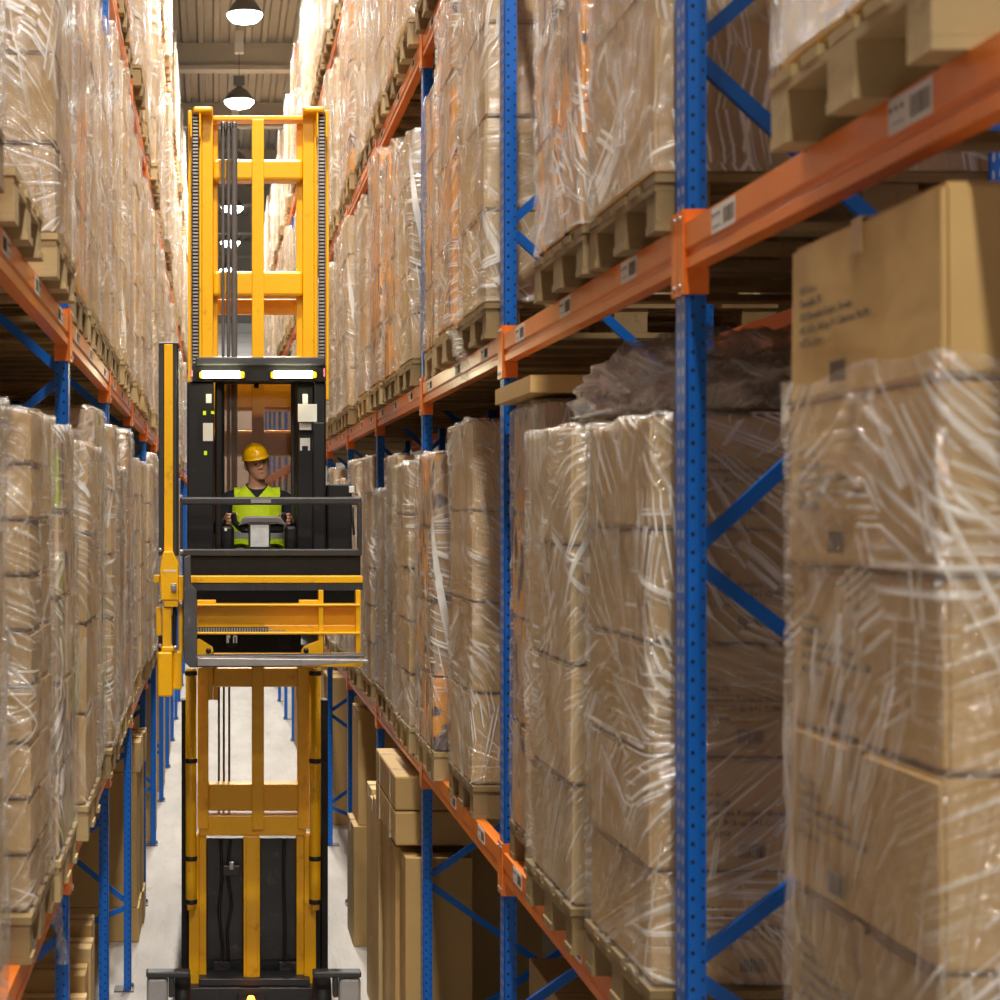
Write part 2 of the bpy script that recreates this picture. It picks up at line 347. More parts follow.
# ------------------------------------------------------------------ racks
LEV = {'R': [-1.37, 0.71, 2.636, 4.54], 'L': [-1.365, 0.777, 3.06, 5.25]}     # beam tops, relative to the eye
TOPZ = {'R': H(5.06), 'L': H(5.72)}
NB = 13
NODES = {'R': [4.6, 3.5, 2.35, 1.15, -0.11, -1.14, -2.06, -3.0], 'L': [5.2, 4.0, 2.9, 1.75, 0.55, -0.6, -1.7, -2.8]}
FD = 0.86
def post_mesh(h, sg):        # C-section post, web on the aisle side
    m = MB(); t = 0.006
    m.box(*sorted((0, sg*t)), 0, 0.1, 0, h); m.box(*sorted((0, sg*0.034)), 0, t, 0, h); m.box(*sorted((0, sg*0.034)), 0.1-t, 0.1, 0, h)
    m.box(*sorted((sg*0.032, sg*0.052)), 0.005, 0.010, 0, h); m.box(*sorted((sg*0.032, sg*0.052)), 0.090, 0.095, 0, h)
    return m.mesh('post', M['blue'])
def brace_bm(sg, nodes, h):
    out = []
    for i, z in enumerate(nodes):
        z += CAM_Z
        zu = z + (nodes[i-1]+CAM_Z - z)/2 + 0.1 if i else z + 0.6
        zd = z - (z - (nodes[i+1]+CAM_Z))/2 - 0.1 if i+1 < len(nodes) else z - 0.35
        for zz, dz in ((min(zu, h), 0.03), (max(0.05, zd), -0.03)):
            m = MB(); m.bar((sg*0.05, 0.05, z+dz), (sg*(FD-0.05), 0.05, zz), 0.032, 0.026); m.bar((sg*0.05, 0.035, z+dz), (sg*(FD-0.05), 0.035, zz), 0.036, 0.004)
            out.append(m.mesh('brace', M['blue_plain']))
    return out
for side, fx, sg, tx in (('R', RX, 1, 'right'), ('L', LX, -1, 'left')):
    pm = post_mesh(TOPZ[side], sg); brs = brace_bm(sg, NODES[side], TOPZ[side])
    fp = MB().box(*sorted((-sg*0.02, sg*0.12)), -0.03, 0.13, 0, 0.008).lathe([(0.0, 0.03), (0.01, 0.03), (0.01, 0.008)], (-sg*0.005, 0.115, 0), 6).mesh('foot_plate', M['dark_steel'])
    for k in range(-1, NB+1):
        q_ = k if side == 'R' else k-1
        lab = 'blue perforated upright frame with diagonal braces, %s one along the %s rack' % (ORD[q_], tx) if q_ >= 0 else 'blue upright frame of the %s rack beside the camera' % tx
        t = empty('upright_frame', (fx, up_y(k), 0), lab, 'rack upright', 'blue upright frames of the %s rack' % tx)
        inst('post', pm, t); inst('post', pm, t, (sg*(FD-0.07), 0, 0))
        if k < 9:
            for b in brs: inst('brace', b, t)
        inst('foot_plate', fp, t); inst('foot_plate', fp, t, (sg*(FD-0.07), 0, 0))
LEVN = ['lowest', 'second', 'third', 'top']
SPAN = BAY - 0.1
def beam_body(sg):
    m = MB()
    # stepped box profile in x,z: bulging upper band, ledge, recessed lower band
    pr = [(-0.003, 0.0), (-0.003, -0.062), (0.006, -0.070), (0.006, -0.078), (-0.001, -0.086), (-0.001, -0.112), (0.045, -0.112), (0.045, 0.0)]
    m.prism([(sg*a, b) for a, b in pr], 0.006, SPAN-0.006)
    return m.mesh('beam', M['orange'])
def conn_mesh(sg, near):
    m = MB(); s_ = 1 if near else -1; y0 = 0 if near else SPAN
    m.box(*sorted((-sg*0.006, sg*0.055)), *sorted((y0+s_*0.0008, y0+s_*0.006)), -0.175, 0.035)
    m.box(*sorted((-sg*0.009, -sg*0.002)), *sorted((y0-s_*0.046, y0+s_*0.006)), -0.175, 0.035)
    for q in (-0.155, 0.015):
        m.lathe([(0.0, 0.0), (0.009, 0.0), (0.009, 0.004)], (-sg*0.012, y0-s_*0.024, q), 6, 1, 'x')
    return m.mesh('connector', [M['orange'], M['steel']])
def sticker_mesh(w, h, sg, seed):
    m = MB(); r = random.Random(seed)
    m.box(*sorted((0, -sg*0.0012)), -w/2, w/2, -h/2, h/2, 0)
    y = -w/2 + 0.01
    while y < -w*0.02:
        b = r.choice((0.0012, 0.002, 0.0025)); m.box(*sorted((-sg*0.0012, -sg*0.0018)), y, y+b, -h*0.32, h*0.3, 1); y += b + r.choice((0.003, 0.004, 0.005))
    for q in range(3): m.box(*sorted((-sg*0.0012, -sg*0.0018)), w*0.15+q*0.025, w*0.15+q*0.025+0.012, h*0.12, h*0.26, 1)
    m.box(*sorted((-sg*0.0012, -sg*0.0018)), w*0.12, w*0.42, -h*0.25, -h*0.22, 1)
    return m.mesh('barcode_sticker', [M['paper'], M['ink']])
for side, fx, sg, tx in (('R', RX, 1, 'right'), ('L', LX, -1, 'left')):
    bm_ = beam_body(sg); cn, cf = conn_mesh(sg, True), conn_mesh(sg, False); st = sticker_mesh(0.19, 0.06, sg, 3)
    for li, z in enumerate(LEV[side]):
        for k in range(-1, NB):
            if li == 0 and k > (8 if side == 'R' else 10): continue
            lab = 'orange beam of the %s level %s' % (LEVN[li], bay_words(side, k))
            t = empty('rack_beam', (fx, up_y(k)+0.1, H(z)), lab, 'rack beam', 'orange front beams of the %s rack' % tx)
            inst('beam', bm_, t); inst('connector', cn, t); inst('connector', cf, t)
            if k < 6:
                for q in ((0.50, 1.42, 2.30) if (k+li) % 2 else (0.40, 1.25, 2.36)):
                    inst('barcode_sticker', st, t, (-sg*0.003, q, -0.035))
            if k < 5:
                t2 = empty('rear_rack_beam', (fx+sg*(FD), up_y(k)+0.1, H(z)), 'orange rear beam of the %s level %s' % (LEVN[li], bay_words(side, k)), 'rack beam', 'orange rear beams of the %s rack' % tx)
                inst('beam', bm_, t2)

# the next rack, back to back, dim behind the right rack and the left one
for fx, sg, tx in ((RX+1.55, 1, 'right'), (LX-1.55, -1, 'left')):
    pm = post_mesh(H(3.4), sg); bm_ = beam_body(sg); cn = conn_mesh(sg, True); cf = conn_mesh(sg, False)
    for k in range(0, 5):
        t = empty('back_upright_frame', (fx, up_y(k)+0.12, 0), 'dim blue upright standing behind the %s rack, %s of its row' % (tx, ORD[k]), 'rack upright', 'uprights of the rack behind the %s one' % tx)
        inst('post', pm, t)
    for z in (-1.5, 0.35, 2.4):
        for k in range(-1, 4):
            t = empty('back_rack_beam', (fx, up_y(k)+0.22, H(z)), 'dim orange beam at %s height in the %s bay behind the %s rack' % ('low' if z < 0 else 'middle' if z < 1 else 'high', ORD[k+1], tx), 'rack beam', 'beams of the rack behind the %s one' % tx)
            inst('beam', bm_, t); inst('connector', cn, t); inst('connector', cf, t)

# ------------------------------------------------------------------ pallets
#BACK
def pallet_bm(w=0.8, seed=0):
    r = random.Random(seed); m = MB(); D = 1.2; h = w/2
    def jit(): return r.uniform(-0.003, 0.003)
    bw = 0.145 if w >= 0.7 else 0.12
    n5 = 5 if w >= 0.7 else 4
    for k in range(n5):
        c = -h + 0.06 + k*(w-0.12)/(n5-1); b = 0.07 if k % 2 == 0 else 0.05
        m.box(-D/2+jit(), D/2+jit(), c-b+0.002, c+b-0.002, 0.122, 0.144)
    for xx in (-D/2+0.0725, 0, D/2-0.0725): m.box(xx-0.07, xx+0.07, -h, h, 0.100, 0.1215)
    for c, b in ((-h+0.05, 0.05), (0, 0.07), (h-0.05, 0.05)):
        for xx in (-D/2+0.0725, 0, D/2-0.0725): m.box(xx-0.07+jit(), xx+0.07+jit(), c-b, c+b, 0.0225, 0.0995)
        m.box(-D/2+jit(), D/2+jit(), c-b, c+b, 0.0, 0.022)
    return m
PAL = [pallet_bm(0.8, s).mesh('pallet', M['wood' if s < 2 else 'wood_pale']) for s in range(3)]
LABP = {}
def slot_words(side, li, b, s):
    return '%s level' % LEVN[li], bay_words(side, b), ('nearest', 'middle', 'farthest')[s]
def place_pallet(side, li, b, s, y0, y1, z, var=0, over=0.05):
    fx = RX if side == 'R' else LX; sg = 1 if side == 'R' else -1
    lw, bn, sn = slot_words(side, li, b, s)
    o = bpy.data.objects.new('wooden_pallet', PAL[var % 3]); C.objects.link(o)
    o.location = (fx + sg*(0.6-over), (y0+y1)/2, z)
    tag(o, 'wooden pallet, %s %s, %s one' % (lw, bn, sn), 'pallet', 'pallets under the loads of the %s rack' % ('right' if side == 'R' else 'left'))
    return o

# ------------------------------------------------------------------ cartons and stretch film
_cm = {}
def carton_mesh(dx, dy, dz, mat, r=None):
    key = (round(dx, 2), round(dy, 2), round(dz, 2), mat)
    if key in _cm: return _cm[key]
    m = MB(); m.box(-dx/2, dx/2, -dy/2, dy/2, 0, dz)
    me = m.mesh('carton', [M[mat], M['tape']])
    bm = bmesh.new(); bm.from_mesh(me)
    bmesh.ops.bevel(bm, geom=list(bm.edges), offset=0.009, segments=2, affect='EDGES')
    bmesh.ops.subdivide_edges(bm, edges=[e for e in bm.edges if e.calc_length() > 0.2], cuts=2, use_grid_fill=True)
    for v in bm.verts:      # faces bulge and sag a little
        q = mnoise.noise_vector(Vector((v.co.x*4+dx*31, v.co.y*4+dy*17, v.co.z*4+dz*13)))
        v.co += q*0.004
    for f in bm.faces: f.smooth = False
    bm.to_mesh(me); bm.free()
    m2 = MB()       # tape over the closing seam: a strip on top folding down both ends
    t = 0.0035
    m2.box(-dx/2-t, dx/2+t, -0.025, 0.025, dz+0.001, dz+t, 1)
    for s in (-1, 1): m2.box(*sorted((s*(dx/2+0.0015), s*(dx/2+0.0045))), -0.025, 0.025, dz-0.06, dz+t, 1)
    bm = bmesh.new(); bm.from_mesh(me); b = len(bm.verts)
    vv = [bm.verts.new(p) for p in m2.v]
    for f in m2.f:
        g = bm.faces.new([vv[i] for i in f]); g.material_index = 1
    bmesh.ops.recalc_face_normals(bm, faces=bm.faces); bm.to_mesh(me); bm.free()
    _cm[key] = me; return me

def film_mesh(a, b, z0, z1, seed, res=0.03, amp=0.006, cap=0.12, flare=True, mat='film'):
    """shell round a load with half sizes a (across), b (along the aisle)"""
    r = random.Random(seed); rc = 0.025
    pts = []      # perimeter: position, outward normal, arc length
    def line(p, q, nrm):
        L = math.dist(p, q); k = max(2, int(L/res))
        for i in range(k): f = i/k; pts.append(((p[0]+(q[0]-p[0])*f), (p[1]+(q[1]-p[1])*f), nrm[0], nrm[1]))
    def arc(cx, cy, a0):
        for i in range(3):
            t = a0 + (i+0.5)/3*PI/2; pts.append((cx+rc*math.cos(t), cy+rc*math.sin(t), math.cos(t), math.sin(t)))
    line((a, -b+rc), (a, b-rc), (1, 0)); arc(a-rc, b-rc, 0)
    line((a-rc, b), (-a+rc, b), (0, 1)); arc(-a+rc, b-rc, PI/2)
    line((-a, b-rc), (-a, -b+rc), (-1, 0)); arc(-a+rc, -b+rc, PI)
    line((-a+rc, -b), (a-rc, -b), (0, -1)); arc(a-rc, -b+rc, -PI/2)
    n = len(pts); rows = max(4, int((z1-z0)/res))
    th = r.uniform(-1.1, 1.1); so = seed*3.7
    vs, fs = [], []
    N = mnoise.noise
    for j in range(rows+1):
        fj = j/rows
        for (x, y, nx, ny) in pts:
            z = z0 + (z1-z0)*fj
            u = x + y
            if j == rows: z += N(Vector((x*5+so, y*5, 0)))*0.03
            t2 = th + 1.2*N(Vector((u*0.9+so, z*0.9, 1)))
            s = z*math.cos(t2) - u*math.sin(t2); t = z*math.sin(t2) + u*math.cos(t2)
            w = abs(N(Vector((s*14+so, t*1.3, 3))))
            d = 0.006 + amp*(1 - 2.2*w) + 0.006*N(Vector((u*4+so, z*4, 5)))
            if flare and z < 0.05: d += (0.05-z)*0.25
            d = max(d, 0.004)
            vs.append((x+nx*d, y+ny*d, z))
    for j in range(rows):
        for k in range(n):
            fs.append((j*n+k, j*n+(k+1) % n, (j+1)*n+(k+1) % n, (j+1)*n+k))
    if cap > 0:
        top = rows*n
        for q in (1, 2):
            base = len(vs)
            for k, (x, y, nx, ny) in enumerate(pts):
                c = cap*q/2*(0.7+0.6*N(Vector((x*6+so, y*6, 9))))
                X = max(-a+0.0, min(a, x)); Y = max(-b, min(b, y))
                X -= math.copysign(min(c, abs(X)), X) if abs(nx) > 0.1 else 0
                Y -= math.copysign(min(c, abs(Y)), Y) if abs(ny) > 0.1 else 0
                vs.append((X, Y, z1+0.006+0.012*abs(N(Vector((x*9+so, y*9, q))))))
            prev = top if q == 1 else base-n
            for k in range(n): fs.append((prev+k, prev+(k+1) % n, base+(k+1) % n, base+k))
    m = MB(); m.add(vs, fs, 0, True)
    me = bpy.data.meshes.new('stretch_film'); me.from_pydata(m.v, [], m.f); me.materials.append(M[mat])
    me.polygons.foreach_set('use_smooth', [True]*len(m.f)); return me

_fm = {}
KIND_WORDS = {'card': 'brown', 'card_light': 'pale brown', 'card_dark': 'dark brown', 'card_orange': 'orange-printed', 'card_green': 'lime-printed'}
_tx = {}
def text_mesh(body, size, mat='ink', weight=0.0, align='LEFT'):
    key = (body, size, mat)
    if key not in _tx:
        cu = bpy.data.curves.new('lettering', 'FONT'); cu.body = body; cu.size = size; cu.extrude = 0.0003; cu.space_line = 1.2; cu.resolution_u = 2; cu.offset = weight; cu.align_x = align
        o = bpy.data.objects.new('lettering', cu); C.objects.link(o); bpy.context.view_layer.update()
        me = bpy.data.meshes.new_from_object(o.evaluated_get(bpy.context.evaluated_depsgraph_get()))
        me.materials.clear(); me.materials.append(M[mat]); bpy.data.objects.remove(o); bpy.data.curves.remove(cu); _tx[key] = me
    return _tx[key]
def text_obj(body, size, parent, loc, rot, name='printed_text', mat='ink', weight=0.0004):
    o = bpy.data.objects.new(name, text_mesh(body, size, mat, weight)); C.objects.link(o); o.parent = parent; o.location = loc; o.rotation_euler = rot
    return o
SHIP = 'VITA d.o.o.\nTovarniška 7B\n3210 Slovenske Konjice, Slovenia\nNR. 16791  Roll up 5+1 Caliberton 90x200\nN/CTN: 2 pcs'
def barcode(parent, loc, w, h, axis):
    m = MB(); r = random.Random(5); p = 0
    while p < w:
        b = r.choice((0.002, 0.003, 0.005))
        if axis == 'y': m.box(-0.0008, 0.0008, p, p+b, 0, h)
        else: m.box(p, p+b, -0.0008, 0.0008, 0, h)
        p += b + r.choice((0.002, 0.003, 0.004))
    o = m.build('barcode', M['ink'], parent); o.location = loc; return o
def make_load(side, li, b, s, y0, y1, zb, Hh, mat='card', layers=None, first=None, film_rng=None, seed=0, near=True, over=0.03, cols=1, text=False, filmmat=None, label=None, gap=0.0, shift=0.0):
    fx = RX if side == 'R' else LX; sg = 1 if side == 'R' else -1
    lw, bn, sn = slot_words(side, li, b, s)
    r = random.Random(seed)
    w = y1 - y0 - 0.03; dep = 1.14
    if label is None: label = 'wrapped %s cartons, %s %s, %s stack' % (KIND_WORDS[mat], lw, bn, sn)
    t = empty('wrapped_load', (fx + sg*(dep/2 - over + shift), (y0+y1)/2, zb), label, 'wrapped load', 'wrapped carton stacks on the %s rack' % ('right' if side == 'R' else 'left'))
    n = layers or max(3, int(round(Hh/r.choice((0.29, 0.33, 0.40)))))
    nx = 2 if near else 1
    hs_ = [Hh/n]*n if not first else [first] + [(Hh-first)/(n-1)]*(n-1)
    zq = 0
    for j in range(n):
        lh = hs_[j]; zj = zq; zq += lh
        cc = cols if (j < n-1 or cols == 1) else cols
        for ix in range(nx):
            for iy in range(cc):
                dx = dep/nx - 0.006; dy = w/cc - 0.004
                o = inst('carton', carton_mesh(dx, dy, lh-0.007, mat), t, (-dep/2+(ix+0.5)*dep/nx + r.uniform(-0.004, 0.004), -w/2+(iy+0.5)*w/cc + r.uniform(-0.004, 0.004), zj+0.001))
                if text and film_rng is None and ix == (0 if sg > 0 else nx-1) and iy == 0:
                    text_obj(SHIP, 0.021, o, (-dx*0.35, -dy/2-0.006, lh*0.66), (PI/2, 0, 0))
                    barcode(o, (-dx*0.10, -dy/2-0.006, lh*0.12), 0.07, 0.035, 'x')
                if text and film_rng and ix == (0 if sg > 0 else nx-1):
                    text_obj(SHIP, 0.021, o, (-sg*(dx/2+0.006), sg*dy*0.40, lh*0.66), (PI/2, 0, -sg*PI/2))
                    barcode(o, (-sg*(dx/2+0.006), 0.05, lh*0.08), 0.08, 0.04, 'y')
    z0, z1 = film_rng or (0.004, Hh)
    fmn = filmmat or ('film' if near else 'film_far')
    if near:
        me = film_mesh(dep/2+0.006, w/2+0.006, z0, z1, seed, 0.03, 0.0065, 0.12 if z1 >= Hh-0.02 else 0, z0 < 0, fmn)
    else:
        key = (round(Hh, 2), seed % 5, round(w, 2), fmn)
        if key not in _fm: _fm[key] = film_mesh(dep/2+0.006, w/2+0.006, 0.004, Hh, seed % 5 + 40, 0.055, 0.012, 0.1, True, fmn)
        me = _fm[key]
    inst('stretch_film', me, t)
    return t

# explicit slots near the camera: (side, level, bay index) -> list of (start, end) in bays, dict of options
DEF = [(0.06, 0.34), (0.38, 0.66), (0.70, 0.98)]
OV = {
 ('R', 0, -1): [None, (0.40, 0.68, dict(Hh=1.74, mat='card', layers=6, first=0.19, film_rng=(0.002, 1.46), text=True, cols=1, over=0.035, label='near wrapped stack of big brown cartons at the right edge, top box half bare')), None],
 ('R', 0, 0): [(0.06, 0.34, dict(Hh=1.47, mat='card', layers=5, text=True, cols=1, label='brown carton stack with printed address text just behind the big near blue upright')),
               (0.40, 0.68, dict(Hh=1.49, mat='card_light', layers=4, filmmat='film_heavy')),
               (0.702, 0.962, dict(Hh=1.62, mat='card_orange', layers=4, over=-0.015))],
 ('R', 0, 1): [None, (0.29, 0.56, dict(Hh=1.63, mat='card', layers=4)), (0.69, 0.97, dict(Hh=1.52, mat='card_orange', layers=4))],
 ('R', 1, -1): [None, (0.40, 0.68, dict(Hh=1.4, mat='card', layers=4)), None],
 ('R', 1, 0): [(0.045, 0.325, dict(Hh=1.5, mat='card', layers=3, filmmat='film_heavy')), (0.345, 0.62, dict(Hh=1.5, mat='card_orange', layers=4, filmmat='film_heavy')), None],
 ('R', 1, 1): [(0.07, 0.34, dict(Hh=1.55, mat='card_light', layers=4)), (0.39, 0.61, dict(Hh=1.58, mat='card_orange', layers=4)), (0.655, 0.935, dict(Hh=1.36, mat='card_orange', layers=4))],
 ('L', 0, -1): [None, None, (0.70, 0.985, dict(Hh=1.48, mat='card', layers=5, over=0.07, filmmat='film_heavy'))],
 ('L', 0, 0): [None, (0.36, 0.62, dict(Hh=1.53, mat='card', layers=9)), (0.66, 0.94, dict(Hh=1.52, mat='card_green', layers=5))],
 ('L', 0, 1): [(0.08, 0.36, dict(Hh=1.5, mat='card', layers=4)), (0.411, 0.691, dict(Hh=1.70, mat='card_green', layers=4)), (0.735, 0.955, dict(Hh=1.66, mat='card', layers=5))],
 ('L', 1, -1): [None, None, (0.70, 0.985, dict(Hh=1.7, mat='card', layers=5, over=0.065))],
 ('L', 1, 0): [(0.14, 0.42, 'pallet'), (0.55, 0.83, dict(Hh=1.8, mat='card', layers=6)), None],
 ('L', 1, 1): [(0.06, 0.34, dict(Hh=1.9, mat='card_orange', layers=5)), (0.38, 0.66, dict(Hh=1.95, mat='card', layers=5)), (0.70, 0.98, dict(Hh=1.6, mat='card', layers=4))],
}
LIMS = {'R': [5, 8, 13, 13], 'L': [9, 11, 13, 13]}
FIRST = {'R': [-1, -1, 1, 4], 'L': [-1, -1, 2, 5]}
MAXH = {'R': [1.62, 1.56, 1.52, 1.65], 'L': [1.72, 1.90, 1.85, 1.5]}
seed = 100
for side in 'RL':
    for li in range(4):
        z = H(LEV[side][li]) + 0.0005
        for b in range(-1, LIMS[side][li]):
            if b < FIRST[side][li]: continue
            slots = OV.get((side, li, b))
            for s in range(3):
                seed += 1
                r = random.Random(seed*13)
                if slots is not None:
                    e = slots[s]
                    if e is None: continue
                else: e = DEF[s]
                y0 = up_y(b) + e[0]*BAY; y1 = up_y(b) + e[1]*BAY
                if len(e) > 2 and e[2] == 'pallet':
                    place_pallet(side, li, b, s, y0, y1, z, 2); continue
                op = dict(e[2]) if len(e) > 2 else {}
                wv = y1 - y0
                yc = (y0+y1)/2
                if 'Hh' not in op: op['Hh'] = round((MAXH[side][li] - r.choice((0.0, 0.05, 0.12, 0.25))), 2)
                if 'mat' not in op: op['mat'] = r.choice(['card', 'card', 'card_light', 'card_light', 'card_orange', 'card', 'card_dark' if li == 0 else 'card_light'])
                if 'over' not in op: op['over'] = r.choice((0.01, 0.03, 0.045, 0.06))
                near = b < 4
                place_pallet(side, li, b, s, yc-0.4, yc+0.4, z, r.randint(0, 2), op['over']+0.005)
                op.setdefault('cols', 1 if r.random() < 0.7 or not near else 2)
                if side == 'R' and b >= 3 and 'filmmat' not in op and near: op['filmmat'] = 'film_heavy'
                make_load(side, li, b, s, y0, y1, z+0.1475, seed=seed, near=near, **op)


# goods added in the rack behind to darken the gaps; dimness partly in their colour
for li, z in enumerate((-1.5, 0.35, 2.4)):
    for b in range(-1, 4):
        for s in range(3):
            if li == 2 and b < 1: continue
            y0 = up_y(b)+0.14+(0.05, 0.37, 0.69)[s]*BAY
            for fx, sg, tx in ((RX+1.55, 1, 'right'), (LX-1.55, -1, 'left')):
                if tx == 'left' and (s == 1 or b < 0): continue
                lab = 'dim stack behind the %s rack, %s row, %s %s' % (tx, ('low', 'middle', 'high')[li], ('nearest', 'middle', 'farthest')[s], bay_words(tx[0].upper(), b))
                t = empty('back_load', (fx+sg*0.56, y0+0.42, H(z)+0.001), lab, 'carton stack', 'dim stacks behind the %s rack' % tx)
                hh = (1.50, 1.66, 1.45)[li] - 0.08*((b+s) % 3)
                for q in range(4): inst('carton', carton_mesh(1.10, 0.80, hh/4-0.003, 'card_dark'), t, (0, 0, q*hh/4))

# ------------------------------------------------------------------ floor level goods
def thing_box(name, boxes, mat, label, cat, group=None, bevel=0.006, extra=None):
    m = MB()
    for b in boxes: m.box(*b)
    o = m.build(name, mat, None, bevel); tag(o, label, cat, group); return o
def floor_carton(x0, x1, y0, y1, z0, z1, mat, label, group=None, name='floor_carton'):
    t = empty(name, ((x0+x1)/2, (y0+y1)/2, z0), label, 'carton', group)
    dx, dy, dz = x1-x0, y1-y0, z1-z0
    m = MB(); m.box(-dx/2, dx/2, -dy/2, dy/2, 0, dz); m.build('body', M[mat], t, 0.006)
    m = MB(); m.box(-dx/2-0.002, dx/2+0.002, -0.02, 0.02, dz-0.08, dz+0.0025); m.build('tape', M['tape'], t)
    return t
g = 'tall flat cartons standing on the floor under the right rack'
# right side: row of tall flat cartons standing edge-on to the aisle
yy = 12.84; hs = [1.50, 1.46, 1.52, 1.47, 1.50, 1.45, 1.45]
for k, h in enumerate(hs):
    wdt = [0.40, 0.36, 0.42, 0.33, 0.40, 0.32, 0.33][k]
    floor_carton(RX-0.08-0.012*(k % 3), RX+(0.95 if k < 3 else 0.30), yy-wdt+0.01, yy, 0.0005, h, ['card_light', 'card', 'card_light', 'card', 'card_light', 'card', 'card'][k],
                 'tall standing carton under the right rack, %s from the far end of its row' % ORD[k], g, 'tall_carton')
    yy -= wdt + 0.006
# tied bundle lying on top of them
t = empty('tied_carton_bundle', (RX+0.29, 10.95, 1.5035), 'tied bundle of two brown cartons lying on the tall standing cartons', 'carton')
for k in range(2):
    MB().box(-0.42, 0.3, -0.62, 0.62, k*0.20, k*0.20+0.195).build('carton', M['card'], t, 0.012)
m = MB()
for q in (-0.35, 0.3):
    m.box(-0.426, 0.306, q, q+0.012, -0.0, 0.004); m.box(-0.426, -0.4215, q, q+0.012, 0, 0.402); m.box(-0.426, 0.306, q, q+0.012, 0.397, 0.402); m.box(0.3015, 0.306, q, q+0.012, 0, 0.402)
m.build('strap', M['film_heavy'], t)
# two tier brown box further on
floor_carton(1.10, 2.0, 14.2, 14.85, 0.0005, 0.94, 'card', 'large brown carton on the floor beyond the tall cartons, lower one', 'stacked floor cartons right', 'large_carton')
floor_carton(1.14, 1.98, 14.25, 14.85, 0.9425, 1.84, 'card', 'large brown carton stacked on another beyond the tall cartons, upper one', 'stacked floor cartons right', 'large_carton')
floor_carton(1.22, 2.0, 13.02, 13.6, 0.0005, 0.8, 'card_light', 'low brown carton on the floor just past the tall carton row', None, 'low_carton')
# dark cartons deep under the right rack near the camera
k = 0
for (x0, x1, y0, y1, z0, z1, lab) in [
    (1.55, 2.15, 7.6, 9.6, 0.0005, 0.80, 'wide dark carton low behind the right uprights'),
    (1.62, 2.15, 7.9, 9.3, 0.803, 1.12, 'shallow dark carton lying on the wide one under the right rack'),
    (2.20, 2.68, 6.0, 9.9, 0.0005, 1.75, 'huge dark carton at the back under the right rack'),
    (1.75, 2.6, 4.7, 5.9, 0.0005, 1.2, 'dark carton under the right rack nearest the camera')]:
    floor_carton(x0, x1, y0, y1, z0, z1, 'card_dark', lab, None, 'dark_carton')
# left side: stacked flat cartons with stepped tops
g = 'stepped flat cartons on the floor under the left rack'
yy = 9.4
for k in range(8):
    h = 1.02 + [0.30, 0.24, 0.17, 0.09, 0.02, -0.06, -0.12, -0.2][k]
    floor_carton(LX-0.75, LX-0.03+0.012*(k % 2), yy-0.24, yy, 0.0005, h, 'card_light' if k % 2 else 'card', 'flat carton standing in the stepped row under the left rack, %s from the far end' % ORD[k], g, 'flat_carton')
    yy -= 0.245
for k, (z0, z1, x1) in enumerate([(0.0005, 0.27, -0.585), (0.2725, 1.34, -0.60), (1.3425, 1.58, -0.575)]):
    floor_carton(-1.35, x1, 14.35, 14.95, z0, z1, 'card' if k != 2 else 'card_light', ('thin brown carton at the bottom of the far left floor stack', 'tall brown carton in the middle of the far left floor stack', 'low brown carton on top of the far left floor stack')[k], 'far left floor stack', 'stacked_carton')
    floor_carton(-1.35, x1+0.015, 14.98, 15.35, z0, z1, 'card', ('thin carton hiding behind the bottom of the far left floor stack', 'tall carton behind the middle of the far left floor stack', 'low carton behind the top of the far left floor stack')[k], 'far left floor stack', 'stacked_carton')
for k, yq in enumerate((18.7, 22.0, 24.9)):
    floor_carton(-1.35, LX-0.02, yq, yq+0.8, 0.0005, 1.75, 'card', 'far brown carton standing between left uprights, %s along the aisle' % ORD[k], 'far cartons left', 'far_carton')
    floor_carton(RX+0.03, RX+0.9, yq+1.0, yq+1.9, 0.0005, 1.6, 'card', 'far brown carton standing between right uprights, %s along the aisle' % ORD[k], 'far cartons right', 'far_carton')

# ------------------------------------------------------------------ crumpled loose film
def crumple(name, c, sx, sy, sz, seed, mat, label, cat, parts=3):
    t = empty(name, c, label, cat)
    for q in range(parts):
        bm = bmesh.new(); bmesh.ops.create_icosphere(bm, subdivisions=5, radius=1.0)
        sh = 1 - q*0.22
        for v in bm.verts:
            p = v.co.copy(); so = seed*5.3 + q*11; d_ = p; p = Vector((p.x*1.6, p.y*1.6, p.z*0.9))
            n1 = abs(mnoise.noise(p*1.5 + Vector((so,0,0)))); n2 = abs(mnoise.noise(p*4 + Vector((0,so,0)))); n3 = abs(mnoise.noise(p*9 + Vector((0,0,so))))
            r = sh*(1.06 - 0.40*n1 - 0.20*n2 - 0.20*n3)
            v.co = Vector((d_.x*r*sx, d_.y*r*sy, max(0.0, d_.z*r)*sz + (0.012*n3 if d_.z <= 0 else 0)))
        for f in bm.faces: f.smooth = True
        me = bpy.data.meshes.new('sheet'); bm.to_mesh(me); bm.free(); me.materials.append(M[mat])
        inst('film_sheet', me, t)
    return t
crumple('loose_film_heap', (1.62, 5.70, H(0.292)), 0.50, 0.62, 0.30, 3, 'film_pile', 'crumpled heap of clear plastic film on top of the wrapped stacks', 'plastic film')
